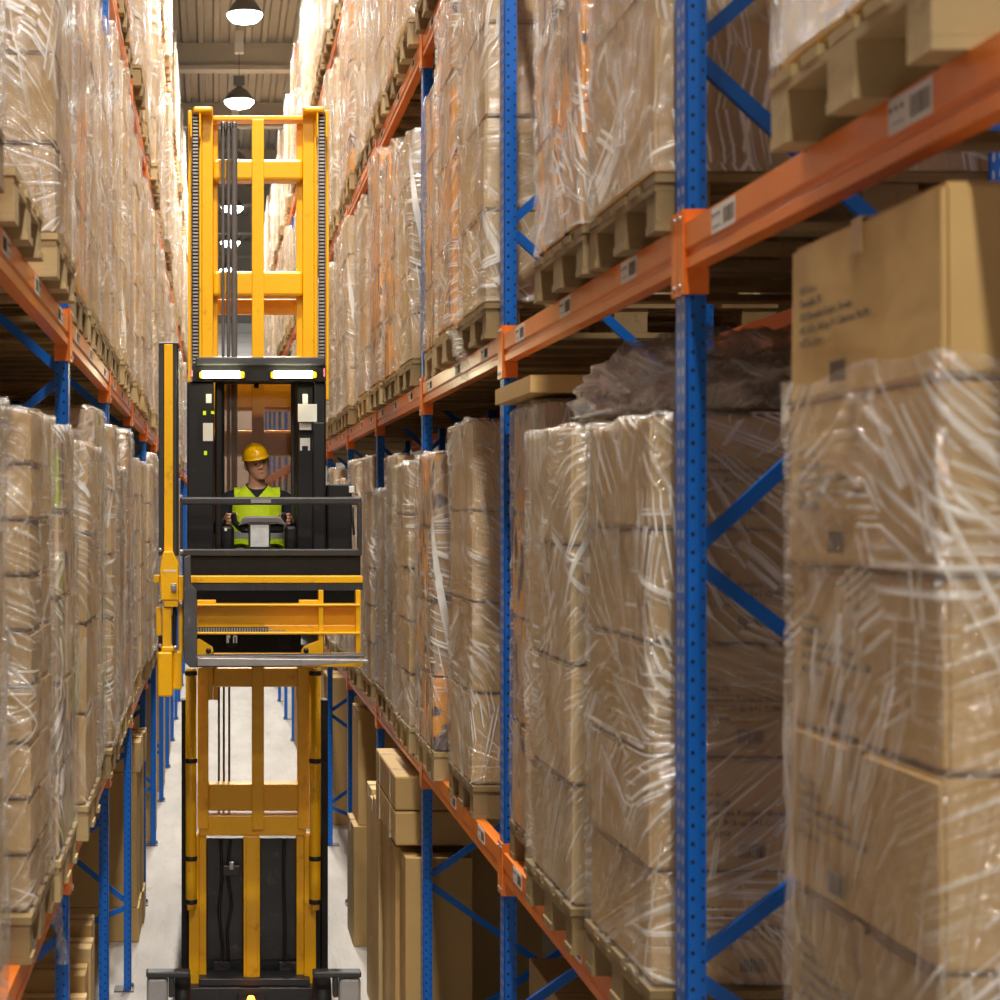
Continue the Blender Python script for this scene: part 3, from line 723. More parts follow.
# open carton on top of the third stack of the first right bay
t = empty('open_carton', (1.62, 6.80, H(0.420)), 'open brown carton without a lid sitting behind the big blue upright', 'carton')
m = MB()
for a in ((-0.50, 0.50, -0.40, -0.39), (-0.50, 0.50, 0.39, 0.40), (-0.50, -0.49, -0.39, 0.39), (0.49, 0.50, -0.39, 0.39)): m.box(a[0], a[1], a[2], a[3], 0.004, 0.06)
m.box(-0.50, 0.50, -0.40, 0.40, 0, 0.004); m.build('wall_panels', M['card'], t)
def hanging_film(loc, label, seed, L=0.34):
    r = random.Random(seed); m = MB(); W = 7; Hn = 22; vs = []
    for j in range(Hn+1):
        f = j/Hn; wv = 0.05*(1-f)**0.7 + 0.018
        for i in range(W+1):
            u = i/W - 0.5
            vs.append((0.02*math.sin(9*u+seed+5*f)+0.05*f+0.02*mnoise.noise(Vector((u*4, f*6, seed))), u*wv*3.0+0.03*math.sin(4*f+seed), -L*f+0.03*mnoise.noise(Vector((u*5, f*3, seed+3)))))
    m.add(vs, [(j*(W+1)+i, j*(W+1)+i+1, (j+1)*(W+1)+i+1, (j+1)*(W+1)+i) for j in range(Hn) for i in range(W)], 0, True)
    
    o = m.build('hanging_film', M['film_heavy']); o.location = loc; tag(o, label, 'plastic film')
    return o
hanging_film((PX(52, 7.0), 7.0, PZ(890, 7.0)), 'torn clump of stretch film hanging below the left lowest beam', 2, 0.28)

hanging_film((PX(463, 7.9)-0.04, 7.9, PZ(330, 7.9)), 'loose film tail hanging off a second level right pallet', 8, 0.22)

# ------------------------------------------------------------------ the truck
T = empty('order_picker_truck', (PX(257, 12.6), 12.6, 0), 'yellow and black high-lift turret truck filling the aisle, operator cab raised', 'forklift')
TO = Vector(T.location)
class PB(MB):      # boxes given by their outline in the photograph at a true depth
    def r(s, x0, x1, y0, y1, Z, d, mi=0):
        return s.box(PX(x0, Z), PX(x1, Z), Z, Z+d, PZ(y1, Z), PZ(y0, Z), mi)
    def part(s, name, mats, parent=None, bevel=0.005, label=None):
        o = s.build(name, mats, None, bevel); par = parent or T
        o.parent = par; o.location = -TO if par is T else (0,0,0)
        if label: o['label'] = label
        return o
def part(name, mats, rects, parent=None, bevel=0.005, label=None):
    m = PB()
    for q in rects: m.r(*q)
    return m.part(name, mats, parent, bevel, label)
MZ = 12.6
Y = M['yellow']
# mast: inner stage (top), rails run the whole height
part('mast_rail', Y, [(202, 213, 107, 700, MZ, 0.16), (213.2, 218, 124, 700, MZ+0.10, 0.05)])
part('mast_rail', Y, [(303, 314, 107, 700, MZ, 0.16), (296.5, 302.8, 124, 700, MZ+0.10, 0.05)])
part('mast_center_post', Y, [(252, 264, 119, 830, MZ-0.02, 0.10)])
part('mast_crossbeam', Y, [(213, 303, 115.5, 120, MZ-0.005, 0.14)], label='thin top bar of the yellow mast')
part('mast_crossbeam', Y, [(213, 303, 159, 180, MZ+0.015, 0.17)], bevel=0.02)
part('mast_crossbeam', Y, [(213, 303, 271, 296, MZ+0.015, 0.17)], bevel=0.02)
part('mast_crossbeam', Y, [(216, 300, 299, 314, MZ+0.20, 0.08)], bevel=0.01)
part('mast_crossbeam', Y, [(213, 303, 356, 410, MZ+0.03, 0.17)], bevel=0.02)
part('mast_crossbeam', Y, [(213, 303, 430, 456, MZ+0.03, 0.17)], bevel=0.02)
part('mast_crossbeam', Y, [(213, 303, 668, 687, MZ+0.03, 0.15)], bevel=0.01)
for (a, b, c, d_, ch) in ((193, 213, 191, 199, 195.5), (303.5, 325, 318, 327, 322)):
    m = PB(); m.r(a, b, 106, 112, MZ-0.12, 0.26); m.part('mast_cap', Y, bevel=0.015)
    m = PB(); m.r(ch-5.4, ch-3.6, 112, 137, MZ-0.11, 0.10); m.r(ch+3.6, ch+5.4, 112, 137, MZ-0.11, 0.10); m.part('chain_guard', Y)
    m = PB(); m.r(ch-3.2, ch+3.2, 112, 384, MZ-0.04, 0.02, 0)
    y = 113.0
    while y < 384: m.r(ch-2.6, ch+2.6, y, y+1.7, MZ-0.055, 0.014, 1); y += 3.5
    m.part('lift_chain', [M['rubber'], M['steel']], bevel=0)
    m = PB(); m.lathe([(0.0, -0.03), (0.045, -0.03), (0.05, 0), (0.045, 0.03), (0.0, 0.03)], (PX(ch, MZ), MZ+0.0, PZ(120, MZ)), 18, 0, 'x'); m.part('chain_pulley', M['rubber'], bevel=0)
part('mast_side_channel', Y, [(188, 191.5, 110, 400, MZ+0.02, 0.12), (199, 201.8, 112, 400, MZ-0.02, 0.14)])
part('mast_side_channel', Y, [(326, 329, 110, 400, MZ+0.02, 0.12), (314.2, 317.6, 112, 400, MZ-0.02, 0.14)])
for (x, w_) in ((223, 0.011), (228.5, 0.013), (234.2, 0.021)):
    m = PB(); m.tube([(PX(x, MZ), MZ-0.10, PZ(y, MZ)) for y in (131, 200, 300, 356, 480, 560)], w_, 10, 0); m.part('hydraulic_hose', M['hose'], bevel=0)
    m = PB(); m.lathe([(0.02, -0.012), (0.055, -0.016), (0.05, 0), (0.055, 0.016), (0.02, 0.012)], (PX(x, MZ), MZ-0.06, PZ(131, MZ)), 20, 0, 'x'); m.part('hose_pulley', M['rubber'], bevel=0)
# lower outer stage
for (c0, c1, i0, i1, o0, o1, s0, s1, k0, k1) in ((185.5, 196.5, 197.5, 208.5, 189, 199, 199, 206.3, 181.5, 188), (310, 321, 298, 309.5, 304.3, 316, 296.5, 304, 321.5, 328)):
    cx = PX((c0+c1)/2, MZ-0.12); rr = PX(c1, MZ-0.12)-cx
    m = PB(); m.lathe([(0, PZ(907, MZ)), (rr*0.75, PZ(907, MZ)), (rr*0.78, PZ(898, MZ)), (rr, PZ(896, MZ)), (rr, PZ(668, MZ)), (0, PZ(667, MZ))], (cx, MZ-0.12+rr, 0), 24); cyl = m.part('lift_cylinder', Y, bevel=0)
    for yq in (672, 759, 856, 899):
        m = PB(); m.lathe([(rr*1.0, -0.016), (rr*1.14, -0.013), (rr*1.14, 0.013), (rr*1.0, 0.016)], (cx, MZ-0.12+rr, PZ(yq, MZ)), 24); cl = m.part('clamp', M['rubber'], cyl, bevel=0)
    part('mast_rail', Y, [(i0, i1, 668, 829, MZ-0.02, 0.16)])
    part('outer_mast_rail', Y, [(o0, o1, 835, 991, MZ+0.02, 0.14), (s0, s1, 835, 978, MZ+0.06, 0.10)])
    part('mast_back_channel', M['black'], [(k0, k1, 700, 975, MZ+0.10, 0.14)])
part('outer_mast_post', Y, [(243.5, 260, 836, 979, MZ, 0.08), (246, 257.5, 837, 979, MZ-0.012, 0.012)])
part('mast_crossbeam', Y, [(208, 299, 784, 811, MZ+0.03, 0.14)], bevel=0.012)
part('mast_crossbeam', Y, [(199, 306, 815, 836, MZ+0.02, 0.16)], bevel=0.012)
part('mast_foot_beam', M['charcoal'], [(199, 310, 979, 986, MZ-0.06, 0.25), (184, 326, 988, 1003, MZ-0.10, 0.3)])
m = PB()
for x in (219, 224, 229.5): m.tube([(PX(x, MZ), MZ+0.22, PZ(y, MZ)) for y in (690, 740, 790, 830)], 0.008, 8)
m.part('hydraulic_hose', M['hose'], bevel=0)
# chassis behind the mast
part('chassis', M['panel'], [(184, 326, 838, 1003, 12.86, 2.6)], bevel=0.03)
m = PB()
m.r(207, 243, 838, 960, 12.83, 0.02); m.r(260, 296, 838, 960, 12.83, 0.02); m.part('front_cover', M['panel'], bevel=0.004)
for pts in ([(221, 838), (222, 880), (219, 910), (223, 950), (222, 968)], [(231, 838), (227, 870), (232, 905), (227, 930), (229, 966)], [(284, 838), (283.5, 880), (285, 930), (284, 966)]):
    m = PB(); m.tube([(PX(a, 12.8), 12.79, PZ(b, 12.8)) for a, b in pts], 0.011, 8); m.part('loose_cable', M['rubber'], bevel=0)
m = PB(); m.r(223, 240, 866, 876, 12.76, 0.05, 0); m.r(229, 234, 862, 870, 12.75, 0.03, 1); m.part('valve_block', [M['charcoal'], M['steel']])
for x in (214, 280):
    m = PB(); m.r(x, x+16, 962, 971, 12.78, 0.05); m.tube([(PX(x+2, 12.75), 12.75, PZ(966, 12.75)), (PX(x+7, 12.75), 12.72, PZ(961, 12.75)), (PX(x+14, 12.75), 12.75, PZ(968, 12.75))], 0.012, 8); m.part('cable_bracket', M['dark_steel'])
# load wheel arms
part('chassis_arm', M['charcoal'], [(172, 184, 1008, 1012, 11.9, 0.95), (320, 333, 1008, 1012, 11.9, 0.95)])
for (a, b, g0, g1, h0, h1, w0, w1) in ((146, 190, 146, 168.5, 168.5, 174, 174, 190), (313, 361.5, 338.5, 361.5, 333, 338.3, 316, 333)):
    AZ = 11.8
    arm = part('wheel_arm', M['charcoal'], [(a, b, 972, 978, AZ-0.02, 0.10), (h0, h1, 978, 998, AZ, 0.10)], bevel=0.01)
    m = PB(); x0, x1 = PX(g0+0.5, AZ), PX(g1-0.5, AZ); m.box(x0, x1, AZ+0.01, AZ+0.09, 0.05, PZ(979, AZ)); m.part('wheel_cover', M['grey_metal'], arm, 0.02)
    m = PB(); x0, x1 = PX(w0, AZ), PX(w1, AZ); m.lathe([(0.0, x0), (0.15, x0), (0.165, x0+0.01), (0.165, x1-0.01), (0.15, x1), (0.0, x1)], (0, AZ+0.28, 0.166), 28, 0, 'x'); m.part('wheel', M['rubber'], arm, 0)
m = PB(); m.lathe([(0.0, 0.03), (0.02, 0.025), (0.028, 0.0), (0.028, -0.03)], (PX(251, 12.3), 12.3, PZ(1000, 12.3)), 16); m.part('warning_beacon', M['warn'], bevel=0, label='small glowing orange beacon')
part('beacon_mount', M['charcoal'], [(238, 264, 1002, 1014, 12.28, 0.25)])

# cab
CZ = 11.5
part('cab_roof', M['charcoal'], [(195.5, 325, 357, 365, CZ-0.03, 0.98)], bevel=0.008)
part('roof_header', M['black'], [(192, 326, 365, 381.5, CZ+0.01, 0.10)])
for (a, b) in ((199, 245), (270.5, 317)):
    fx_ = part('light_fitting', M['yellow'], [(a, b, 371.5, 378.5, CZ-0.035, 0.04)], bevel=0.012, label='cab strip light')
    m = PB(); m.tube([(PX(a+3, CZ), CZ-0.045, PZ(375, CZ)), (PX(b-5, CZ), CZ-0.045, PZ(375, CZ))], 0.021, 14); m.part('tube_cover', M['tube'], fx_, 0)
part('marker_lens', M['redlens'], [(190.4, 192.8, 370, 377, CZ+0.0, 0.06)]); part('marker_lens', M['redlens'], [(323.6, 325.5, 368, 377, CZ-0.01, 0.06)])
part('cab_pillar', M['black'], [(187, 214, 381.5, 556, CZ+0.05, 0.75), (215, 222.5, 381.5, 556, CZ+0.15, 0.7)], bevel=0.012)
part('cab_pillar', M['black'], [(297, 314, 381.5, 556, CZ+0.1, 0.7), (314.3, 326, 381.5, 556, CZ+0.05, 0.75)], bevel=0.012)
part('side_cabinet', M['black'], [(313, 325.5, 422, 556, CZ+0.0, 0.4)], bevel=0.01)
part('window_frame', M['charcoal'], [(222, 224, 381, 600, CZ+0.86, 0.03), (291, 296.5, 381, 556, CZ+0.5, 0.05), (222, 297, 381, 384, CZ+0.86, 0.03)])
part('rear_window', M['pane'], [(224, 294, 384, 600, CZ+0.875, 0.006)], bevel=0, label='amber-tinted rear window of the cab with painted haze')
part('window_latch', M['black'], [(254, 259, 383, 388, CZ+0.83, 0.03)])
part('mirror_cabinet', M['black'], [(327, 352, 484, 556, CZ+0.2, 0.5)], bevel=0.012)
part('cabinet_latch', M['paper'], [(349, 354.5, 486, 493, CZ+0.18, 0.02)])
for (a, b, c, d_, mt) in ((206, 211.5, 394, 403, 'paper'), (203, 213, 423, 441, 'paper'), (203, 206, 411, 415, 'vest'), (211, 214.5, 411, 414, 'vest'), (204, 207, 451, 455, 'vest')):
    part('sticker', M[mt], [(a, b, c, d_, CZ+0.045, 0.004)], bevel=0)
part('sticker', M['paper'], [(300, 310, 438, 446, CZ+0.095, 0.004), (300, 302, 446, 450.5, CZ+0.095, 0.004), (308, 310, 446, 450.5, CZ+0.095, 0.004)], bevel=0, label='white stirrup-shaped sticker on the cab pillar')
m = PB(); m.r(298, 317, 404, 422, CZ+0.02, 0.02, 0); m.r(302.5, 308, 394, 404, CZ+0.05, 0.03, 0); m.r(299.5, 311.5, 423, 430, CZ+0.06, 0.01, 0)
m.part('paper_pocket', M['paper'], bevel=0.003, label='clear pocket of papers hanging on the cab pillar')
# guard rails
RZ = 11.3
rail = part('guard_rail', M['charcoal'], [(180, 362, 497, 505, RZ, 0.05)], bevel=0.012)
pl = part('name_plate', M['steel'], [(251, 271, 499.3, 503, RZ-0.004, 0.005)], rail, 0, 'small metal plate on the guard rail')
part('guard_rail', M['charcoal'], [(180, 362, 549, 556, RZ, 0.05)], bevel=0.008, label='lower guard rail of the cab')
part('guard_post', M['charcoal'], [(357.5, 362, 503, 551, RZ, 0.05)], bevel=0.006)
part('guard_post', M['charcoal'], [(180, 183, 503, 551, RZ, 0.05)], bevel=0.006)
m = PB(); m.tube([(PX(354, RZ), RZ+0.1, PZ(508, RZ)), (PX(353, RZ), RZ+0.06, PZ(514, RZ)), (PX(355, RZ), RZ+0.08, PZ(535, RZ))], 0.008, 8); m.part('guard_hook', M['black'], bevel=0)
part('cab_front_panel', M['black'], [(183, 360.5, 556, 577, RZ+0.03, 0.04), (183, 360.5, 590, 606, RZ+0.15, 0.04)], bevel=0.004)
part('cab_floor', M['black'], [(187, 324, 645, 652, RZ+0.2, 1.05)], bevel=0.004)
m = PB(); m.r(197, 301, 606, 656, RZ+0.14, 0.05)
m.lathe([(0, -0.02), (0.055, -0.015), (0.06, 0.02)], (PX(231, RZ), RZ+0.13, PZ(640, RZ)), 24, 0, 'y'); m.lathe([(0, -0.02), (0.055, -0.015), (0.06, 0.02)], (PX(285, RZ), RZ+0.13, PZ(641, RZ)), 24, 0, 'y'); m.part('under_panel', M['black'])
part('cab_side_wall', M['black'], [(183, 187, 556, 650, RZ+0.2, 0.95)]); part('cab_side_wall', M['black'], [(320, 324, 556, 645, RZ+0.3, 0.85)])
m = PB()
m.r(226.5, 229, 635.5, 643, RZ+0.08, 0.012); m.r(229, 230.2, 635.5, 638, RZ+0.08, 0.012); m.r(233, 234.4, 636, 643, RZ+0.08, 0.012); m.r(235.8, 237.2, 636, 643, RZ+0.08, 0.012); m.r(234.2, 236, 635.3, 637, RZ+0.08, 0.012)
m.part('white_hook', M['paper'], bevel=0)
# seat and controls
m = PB(); m.box(0.291-0.24, 0.291+0.24, 11.95, 12.33, H(-0.80), H(-0.435)); m.part('seat_base', M['black'], bevel=0.02)
m = PB(); m.box(0.291-0.24, 0.291+0.24, 11.80, 12.33, H(-0.433), H(-0.405)); m.part('seat', M['black'], bevel=0.012)
m = PB(); m.prism([(PX(238, 11.6), PZ(526, 11.6)), (PX(243, 11.6), PZ(518, 11.6)), (PX(246, 11.6), PZ(516.3, 11.6)), (PX(277, 11.6), PZ(516.3, 11.6)), (PX(281, 11.6), PZ(518, 11.6)), (PX(287, 11.6), PZ(526, 11.6)), (PX(276, 11.6), PZ(523.5, 11.6)), (PX(249, 11.6), PZ(523.5, 11.6))], 11.52, 11.68); con = m.part('console', M['dash'], bevel=0.01)
m = PB(); m.r(240, 284, 524, 533, 11.56, 0.10); m.r(254, 270, 533, 640, 11.6, 0.08); m.part('console_base', M['black'], bevel=0.015)
tb = part('tablet', M['charcoal'], [(248.5, 270.5, 523.5, 549, 11.46, 0.03)], bevel=0.008, label='square tablet with a scuffed white face below the console')
part('tablet_face', M['tablet'], [(250.5, 268.8, 525.3, 547, 11.452, 0.006)], tb, 0.002)
m = PB(); m.lathe([(0.0, -0.012), (0.012, -0.01), (0.014, 0.012)], (PX(246.5, 11.5), 11.5, PZ(531, 11.5)), 12, 0, 'y'); m.tube([(PX(247, 11.5), 11.5, PZ(531, 11.5)), (PX(251, 11.5), 11.49, PZ(530, 11.5))], 0.005, 6); m.part('tablet_knob', M['black'], bevel=0)
for (x, dx) in ((233.5, -1), (284, 1)):
    m = PB(); zc = PZ(521, 11.62)
    m.tube([(PX(x, 11.62)-dx*0.05, 11.63, zc-0.05), (PX(x, 11.62)-dx*0.01, 11.62, zc-0.01), (PX(x, 11.62), 11.61, zc+0.03), (PX(x, 11.62)-dx*0.003, 11.60, zc+0.05)], [0.022, 0.02, 0.02, 0.015], 14); m.part('control_grip', M['rubber'], bevel=0)
part('indicator', M['paper'], [(224.5, 227, 528, 531, 11.6, 0.02)], bevel=0)
m = PB(); m.r(221, 234, 526, 552, 11.62, 0.08); m.r(285, 297, 526, 552, 11.62, 0.08); m.part('arm_console', M['black'], bevel=0.02)

# fork carriage
KZ = 11.1
part('carriage_beam', Y, [(190, 363, 576, 583, KZ, 0.12)])
m = PB(); m.r(190, 363, 583.3, 585, KZ+0.02, 0.08)
x = 190.5
while x < 362.5: m.r(x, x+0.9, 584, 590.5, KZ+0.01, 0.05); x += 1.75
m.r(190, 363, 584, 590, KZ+0.045, 0.04)
m.part('gear_rack', M['dark_steel'], bevel=0)
part('carriage_beam', Y, [(197, 360, 604, 606.3, KZ-0.03, 0.16), (197, 358, 606.3, 632, KZ+0.08, 0.02), (197, 360, 632, 634.5, KZ-0.03, 0.16), (264, 356, 625, 631.8, KZ+0.05, 0.03)], label='deep yellow channel beam of the fork carriage')
part('carriage_rib', Y, [(318.5, 323.5, 590, 655, KZ-0.01, 0.1)]); part('carriage_rib', Y, [(355.8, 360.8, 590, 655, KZ-0.01, 0.1)])
part('carriage_block', Y, [(197, 216, 600, 604, KZ, 0.08)]); part('carriage_block', Y, [(299, 319, 600, 604, KZ, 0.08)])
m = PB(); m.r(197, 268, 627.5, 631.6, KZ-0.01, 0.05, 0)
x = 197.5
while x < 284: m.r(x, x+1.6, 627.8 + (1.8 if x > 268 else 0), 631.4, KZ-0.02, 0.02, 1); x += 2.6
m.part('traverse_chain', [M['rubber'], M['steel']], bevel=0)
for (p_, cx) in (([(197, 639), (200, 639), (212.5, 647), (213.5, 651), (211, 655.5), (197, 656)], 208.5), ([(319, 640), (304, 646), (301, 651), (303, 655.5), (319, 656)], 306)):
    m = PB(); m.prism([(PX(a, KZ), PZ(b, KZ)) for a, b in p_], KZ-0.01, KZ+0.03); br = m.part('bracket_ear', Y, bevel=0.004)
    m = PB(); m.lathe([(0, -0.02), (0.014, -0.02), (0.017, 0.0)], (PX(cx, KZ), KZ-0.01, PZ(650.5, KZ)), 16, 0, 'y'); m.part('pin', M['rubber'], br, 0)
part('carriage_beam', Y, [(213, 362.5, 653, 667, KZ+0.06, 0.06)], label='lower yellow beam behind the forks')
# the fork: an L seen from its side, blades reaching to the right rack
FZ = 10.9
m = PB(); m.prism([(PX(a, FZ), PZ(b, FZ)) for a, b in ((184, 557), (190.5, 555), (191, 585), (196.5, 591), (197, 656), (365, 654.5), (365, 657), (330, 663), (300, 667), (190, 667.5), (184.5, 662), (183, 640))], FZ, FZ+0.12)
m.part('fork', M['dark_steel'], bevel=0.006)
m = PB(); m.prism([(PX(a, FZ), PZ(b, FZ)) for a, b in ((197.5, 656.5), (367, 658.5), (366, 661), (300, 664.5), (197.5, 664.5))], FZ-0.10, FZ-0.002); m.part('fork_blade', M['steel'], bevel=0.004)
# turret post left
PZ_ = 10.95
part('turret_post', Y, [(164, 173, 344, 560, PZ_, 0.12)], bevel=0.004)
part('post_channel', M['charcoal'], [(158.6, 163.8, 343.5, 556, PZ_+0.01, 0.12), (173.2, 176.8, 343.5, 556, PZ_+0.01, 0.12), (177, 178.6, 344, 556, PZ_+0.05, 0.08)], bevel=0.004)
part('post_cap', M['steel'], [(158.5, 178, 342, 343.4, PZ_+0.0, 0.14)], bevel=0.002)
m = PB(); m.prism([(PX(a, PZ_), PZ(b, PZ_)) for a, b in ((164, 551), (173, 551), (175, 556), (178.5, 563), (178.5, 600), (161, 600), (160, 570), (162, 556))], PZ_-0.04, PZ_+0.10); tb2 = m.part('turret_block', Y, bevel=0.008)
part('turret_bolt', M['steel'], [(171, 176.5, 583.5, 591.5, PZ_-0.055, 0.016), (172, 175.5, 585, 590, PZ_-0.065, 0.012)], tb2, 0.003)
part('warning_lettering', M['paper'], [(163.5 + k*1.9, 163.5+k*1.9+1.3, 569.5 + (k % 2)*0.3, 572, PZ_-0.0415, 0.002) for k in range(7)], tb2, 0, 'row of small worn white lettering')
part('turret_block', Y, [(164, 178, 600.3, 607, PZ_-0.03, 0.12)], bevel=0.006)
part('turret_column', Y, [(162.5, 171.5, 607.3, 648, PZ_-0.01, 0.1), (156, 161.5, 607, 636, PZ_+0.04, 0.06)], bevel=0.006)
m = PB(); m.tube([(PX(174.5, PZ_), PZ_+0.03, PZ(607, PZ_)), (PX(174.5, PZ_), PZ_+0.03, PZ(648, PZ_))], 0.012, 10); m.tube([(PX(160, PZ_), PZ_+0.05, PZ(636, PZ_)), (PX(160, PZ_), PZ_+0.05, PZ(652, PZ_))], 0.012, 10); m.part('turret_rod', M['rubber'], bevel=0)
m = PB(); m.r(157.5, 172.5, 652, 697, PZ_-0.03, 0.14); m.r(161, 174, 646, 652.5, PZ_-0.02, 0.12); m.r(172.5, 182, 651, 690, PZ_+0.02, 0.1); m.part('turret_sleeve', Y, bevel=0.012)
part('turret_arm', Y, [(178, 190.5, 576, 600, PZ_+0.06, 0.1), (178.5, 183, 600, 660, PZ_+0.05, 0.1), (153.5, 160, 575, 583, PZ_+0.06, 0.08)], bevel=0.006)
for y in (552, 604, 648):
    m = PB(); m.lathe([(0.0, -0.03), (0.014, -0.03), (0.016, 0.01)], (PX(181 if y != 648 else 175, PZ_), PZ_+0.03, PZ(y, PZ_)), 10, 0, 'y'); m.lathe([(0.0, -0.03), (0.012, -0.03), (0.014, 0.01)], (PX(160, PZ_), PZ_+0.03, PZ(y-2, PZ_)), 10, 0, 'y'); m.part('grease_nipple', M['steel'], bevel=0)

# ------------------------------------------------------------------ the operator
OX, OY = 0.291, 12.05
def P3(x, y, z): return Vector((OX+x, OY+y, H(z)))
def spline(pts, rad, n=6):
    out, rr = [], []
    for i in range(len(pts)-1):
        p0 = pts[max(i-1, 0)]; p1 = pts[i]; p2 = pts[i+1]; p3 = pts[min(i+2, len(pts)-1)]
        for k in range(n):
            t = k/n
            out.append(0.5*((2*p1)+(-p0+p2)*t+(2*p0-5*p1+4*p2-p3)*t*t+(-p0+3*p1-3*p2+p3)*t**3)); rr.append(rad[i]+(rad[i+1]-rad[i])*t)
    out.append(pts[-1]); rr.append(rad[-1]); return out, rr
B = MB()
def limb(pts, rad, seg=16):
    p, r = spline([P3(*q) for q in pts], rad)
    d0 = (p[0]-p[1]).normalized(); d1 = (p[-1]-p[-2]).normalized()
    p = [p[0]+d0*r[0]*0.9, p[0]+d0*r[0]*0.6] + p + [p[-1]+d1*r[-1]*0.6, p[-1]+d1*r[-1]*0.9]; r = [r[0]*0.35, r[0]*0.8] + r + [r[-1]*0.8, r[-1]*0.35]
    B.tube(p, r, seg)
def rings(lst, seg=28, tf=None):      # (cx, cy, z, rx, ry)
    vs = []
    for (cx, cy, z, rx, ry) in lst:
        for k in range(seg):
            a = 2*PI*k/seg; v = P3(cx+rx*math.cos(a), cy+ry*math.sin(a), z)
            vs.append(tf(v) if tf else v)
    fs = [(i*seg+k, i*seg+(k+1) % seg, (i+1)*seg+(k+1) % seg, (i+1)*seg+k) for i in range(len(lst)-1) for k in range(seg)]
    fs += [list(range(seg))[::-1], list(range((len(lst)-1)*seg, len(lst)*seg))]
    B.add(vs, fs, 0, True)
rings([(0, .05, -.42, .13, .10), (0, .05, -.38, .165, .13), (0, .04, -.30, .17, .14), (0, .03, -.22, .16, .135), (0, .02, -.13, .158, .13), (0, .02, -.04, .168, .13), (0, .025, .04, .175, .12), (0, .03, .09, .165, .10), (0, .03, .125, .12, .08), (0, .025, .155, .07, .065), (0, .015, .19, .055, .058), (0, .005, .24, .054, .058)])
for s in (-1, 1):
    limb([(s*.13, .03, .085), (s*.185, .03, .065), (s*.215, .02, -.02), (s*.245, -.01, -.115), (s*.235, -.14, -.12), (s*.205, -.285, -.065)], [.06, .062, .052, .046, .042, .029])
    limb([(s*.09, .02, -.345), (s*.11, -.16, -.325), (s*.13, -.38, -.32), (s*.13, -.42, -.44), (s*.13, -.38, -.76)], [.09, .088, .066, .058, .042])
    limb([(s*.13, -.37, -.80), (s*.13, -.44, -.815), (s*.135, -.56, -.825)], [.04, .042, .032])
    # hand: palm, four unequal fingers curled round the grip, thumb from the side of the palm
    hx = s*.195
    limb([(hx+s*.006, -.29, -.062), (hx, -.32, -.050), (hx-s*.004, -.35, -.046)], [.026, .030, .029], 12)
    for q, (ln, zz) in enumerate(((.95, -.018), (1.05, -.038), (1.0, -.058), (.82, -.077))):
        b = (hx+s*.006, -.355, zz-0.004)
        limb([(hx+s*.006, -.33, zz-0.002), (b[0]-s*.002, b[1]-.018, b[2]), (b[0]-s*.018*ln, b[1]-.040*ln, b[2]), (b[0]-s*.042*ln, b[1]-.042*ln, b[2]-.003), (b[0]-s*.054*ln, b[1]-.026*ln, b[2]-.004)], [.0105, .0095, .009, .0085, .0075], 10)
    limb([(hx-s*.012, -.315, -.036), (hx-s*.032, -.33, -.020), (hx-s*.048, -.352, -.018), (hx-s*.058, -.366, -.026)], [.013, .0115, .010, .0085], 10)
# head, tilted down and turned a little to the photo's right
HC = P3(0, -.005, .319); HR = Matrix.Rotation(math.radians(12), 4, 'Z') @ Matrix.Rotation(math.radians(-13), 4, 'Y') @ Matrix.Rotation(math.radians(6), 4, 'X')
def HT(v): return HC + (HR.to_3x3() @ Vector(v))
def head_rings(lst, seg=36):
    vs = []
    for (cy, z, rx, rf, rb) in lst:
        for k in range(seg):
            a = 2*PI*k/seg; sy = math.sin(a); vs.append(HT((rx*math.cos(a), cy + (rb if sy > 0 else rf)*sy, z)))
    fs = [(i*seg+k, i*seg+(k+1) % seg, (i+1)*seg+(k+1) % seg, (i+1)*seg+k) for i in range(len(lst)-1) for k in range(seg)]
    fs += [list(range(seg))[::-1], list(range((len(lst)-1)*seg, len(lst)*seg))]
    B.add(vs, fs, 0, True)
head_rings([(-.035, -.110, .020, .030, .02), (-.03, -.104, .040, .055, .03), (-.015, -.090, .056, .072, .055), (-.005, -.060, .065, .080, .075), (0, -.030, .071, .084, .090), (0, 0, .075, .084, .097), (0, .035, .077, .085, .098), (0, .07, .070, .076, .090), (0, .10, .05, .052, .065), (0, .115, .02, .02, .03)])
def blob(c, r, sc_=(1, 1, 1), seg=14):
    vs = []; fs = []; n = 8
    for i in range(n+1):
        ph = PI*i/n
        for k in range(seg):
            a = 2*PI*k/seg; vs.append(HT((c[0]+r*sc_[0]*max(0.02, math.sin(ph))*math.cos(a), c[1]+r*sc_[1]*max(0.02, math.sin(ph))*math.sin(a), c[2]+r*sc_[2]*math.cos(ph))))
    for i in range(n):
        for k in range(seg): fs.append((i*seg+k, i*seg+(k+1) % seg, (i+1)*seg+(k+1) % seg, (i+1)*seg+k))
    fs += [list(range(seg))[::-1], list(range(n*seg, (n+1)*seg))]
    B.add(vs, fs, 0, True)
blob((0, -.087, -.022), .014, (.85, 1.0, .9)); blob((0, -.084, -.002), .011, (.8, 1, 2.2)); blob((-.012, -.084, -.026), .009); blob((.012, -.084, -.026), .009)
blob((0, -.081, .026), .010, (4.0, .7, .6)); blob((0, -.078, -.056), .009, (2.6, 1, .6)); blob((0, -.076, -.066), .009, (2.2, 1, .7)); blob((0, -.069, -.093), .018, (1.1, .9, .7))
for s in (-1, 1): blob((s*.077, .008, -.008), .02, (.45, .8, 1.55)); blob((s*.029, -.071, .006), .014, (1.1, .75, .75))
me = B.mesh('operator_raw', M['skin'])
o = bpy.data.objects.new('raw', me); C.objects.link(o)
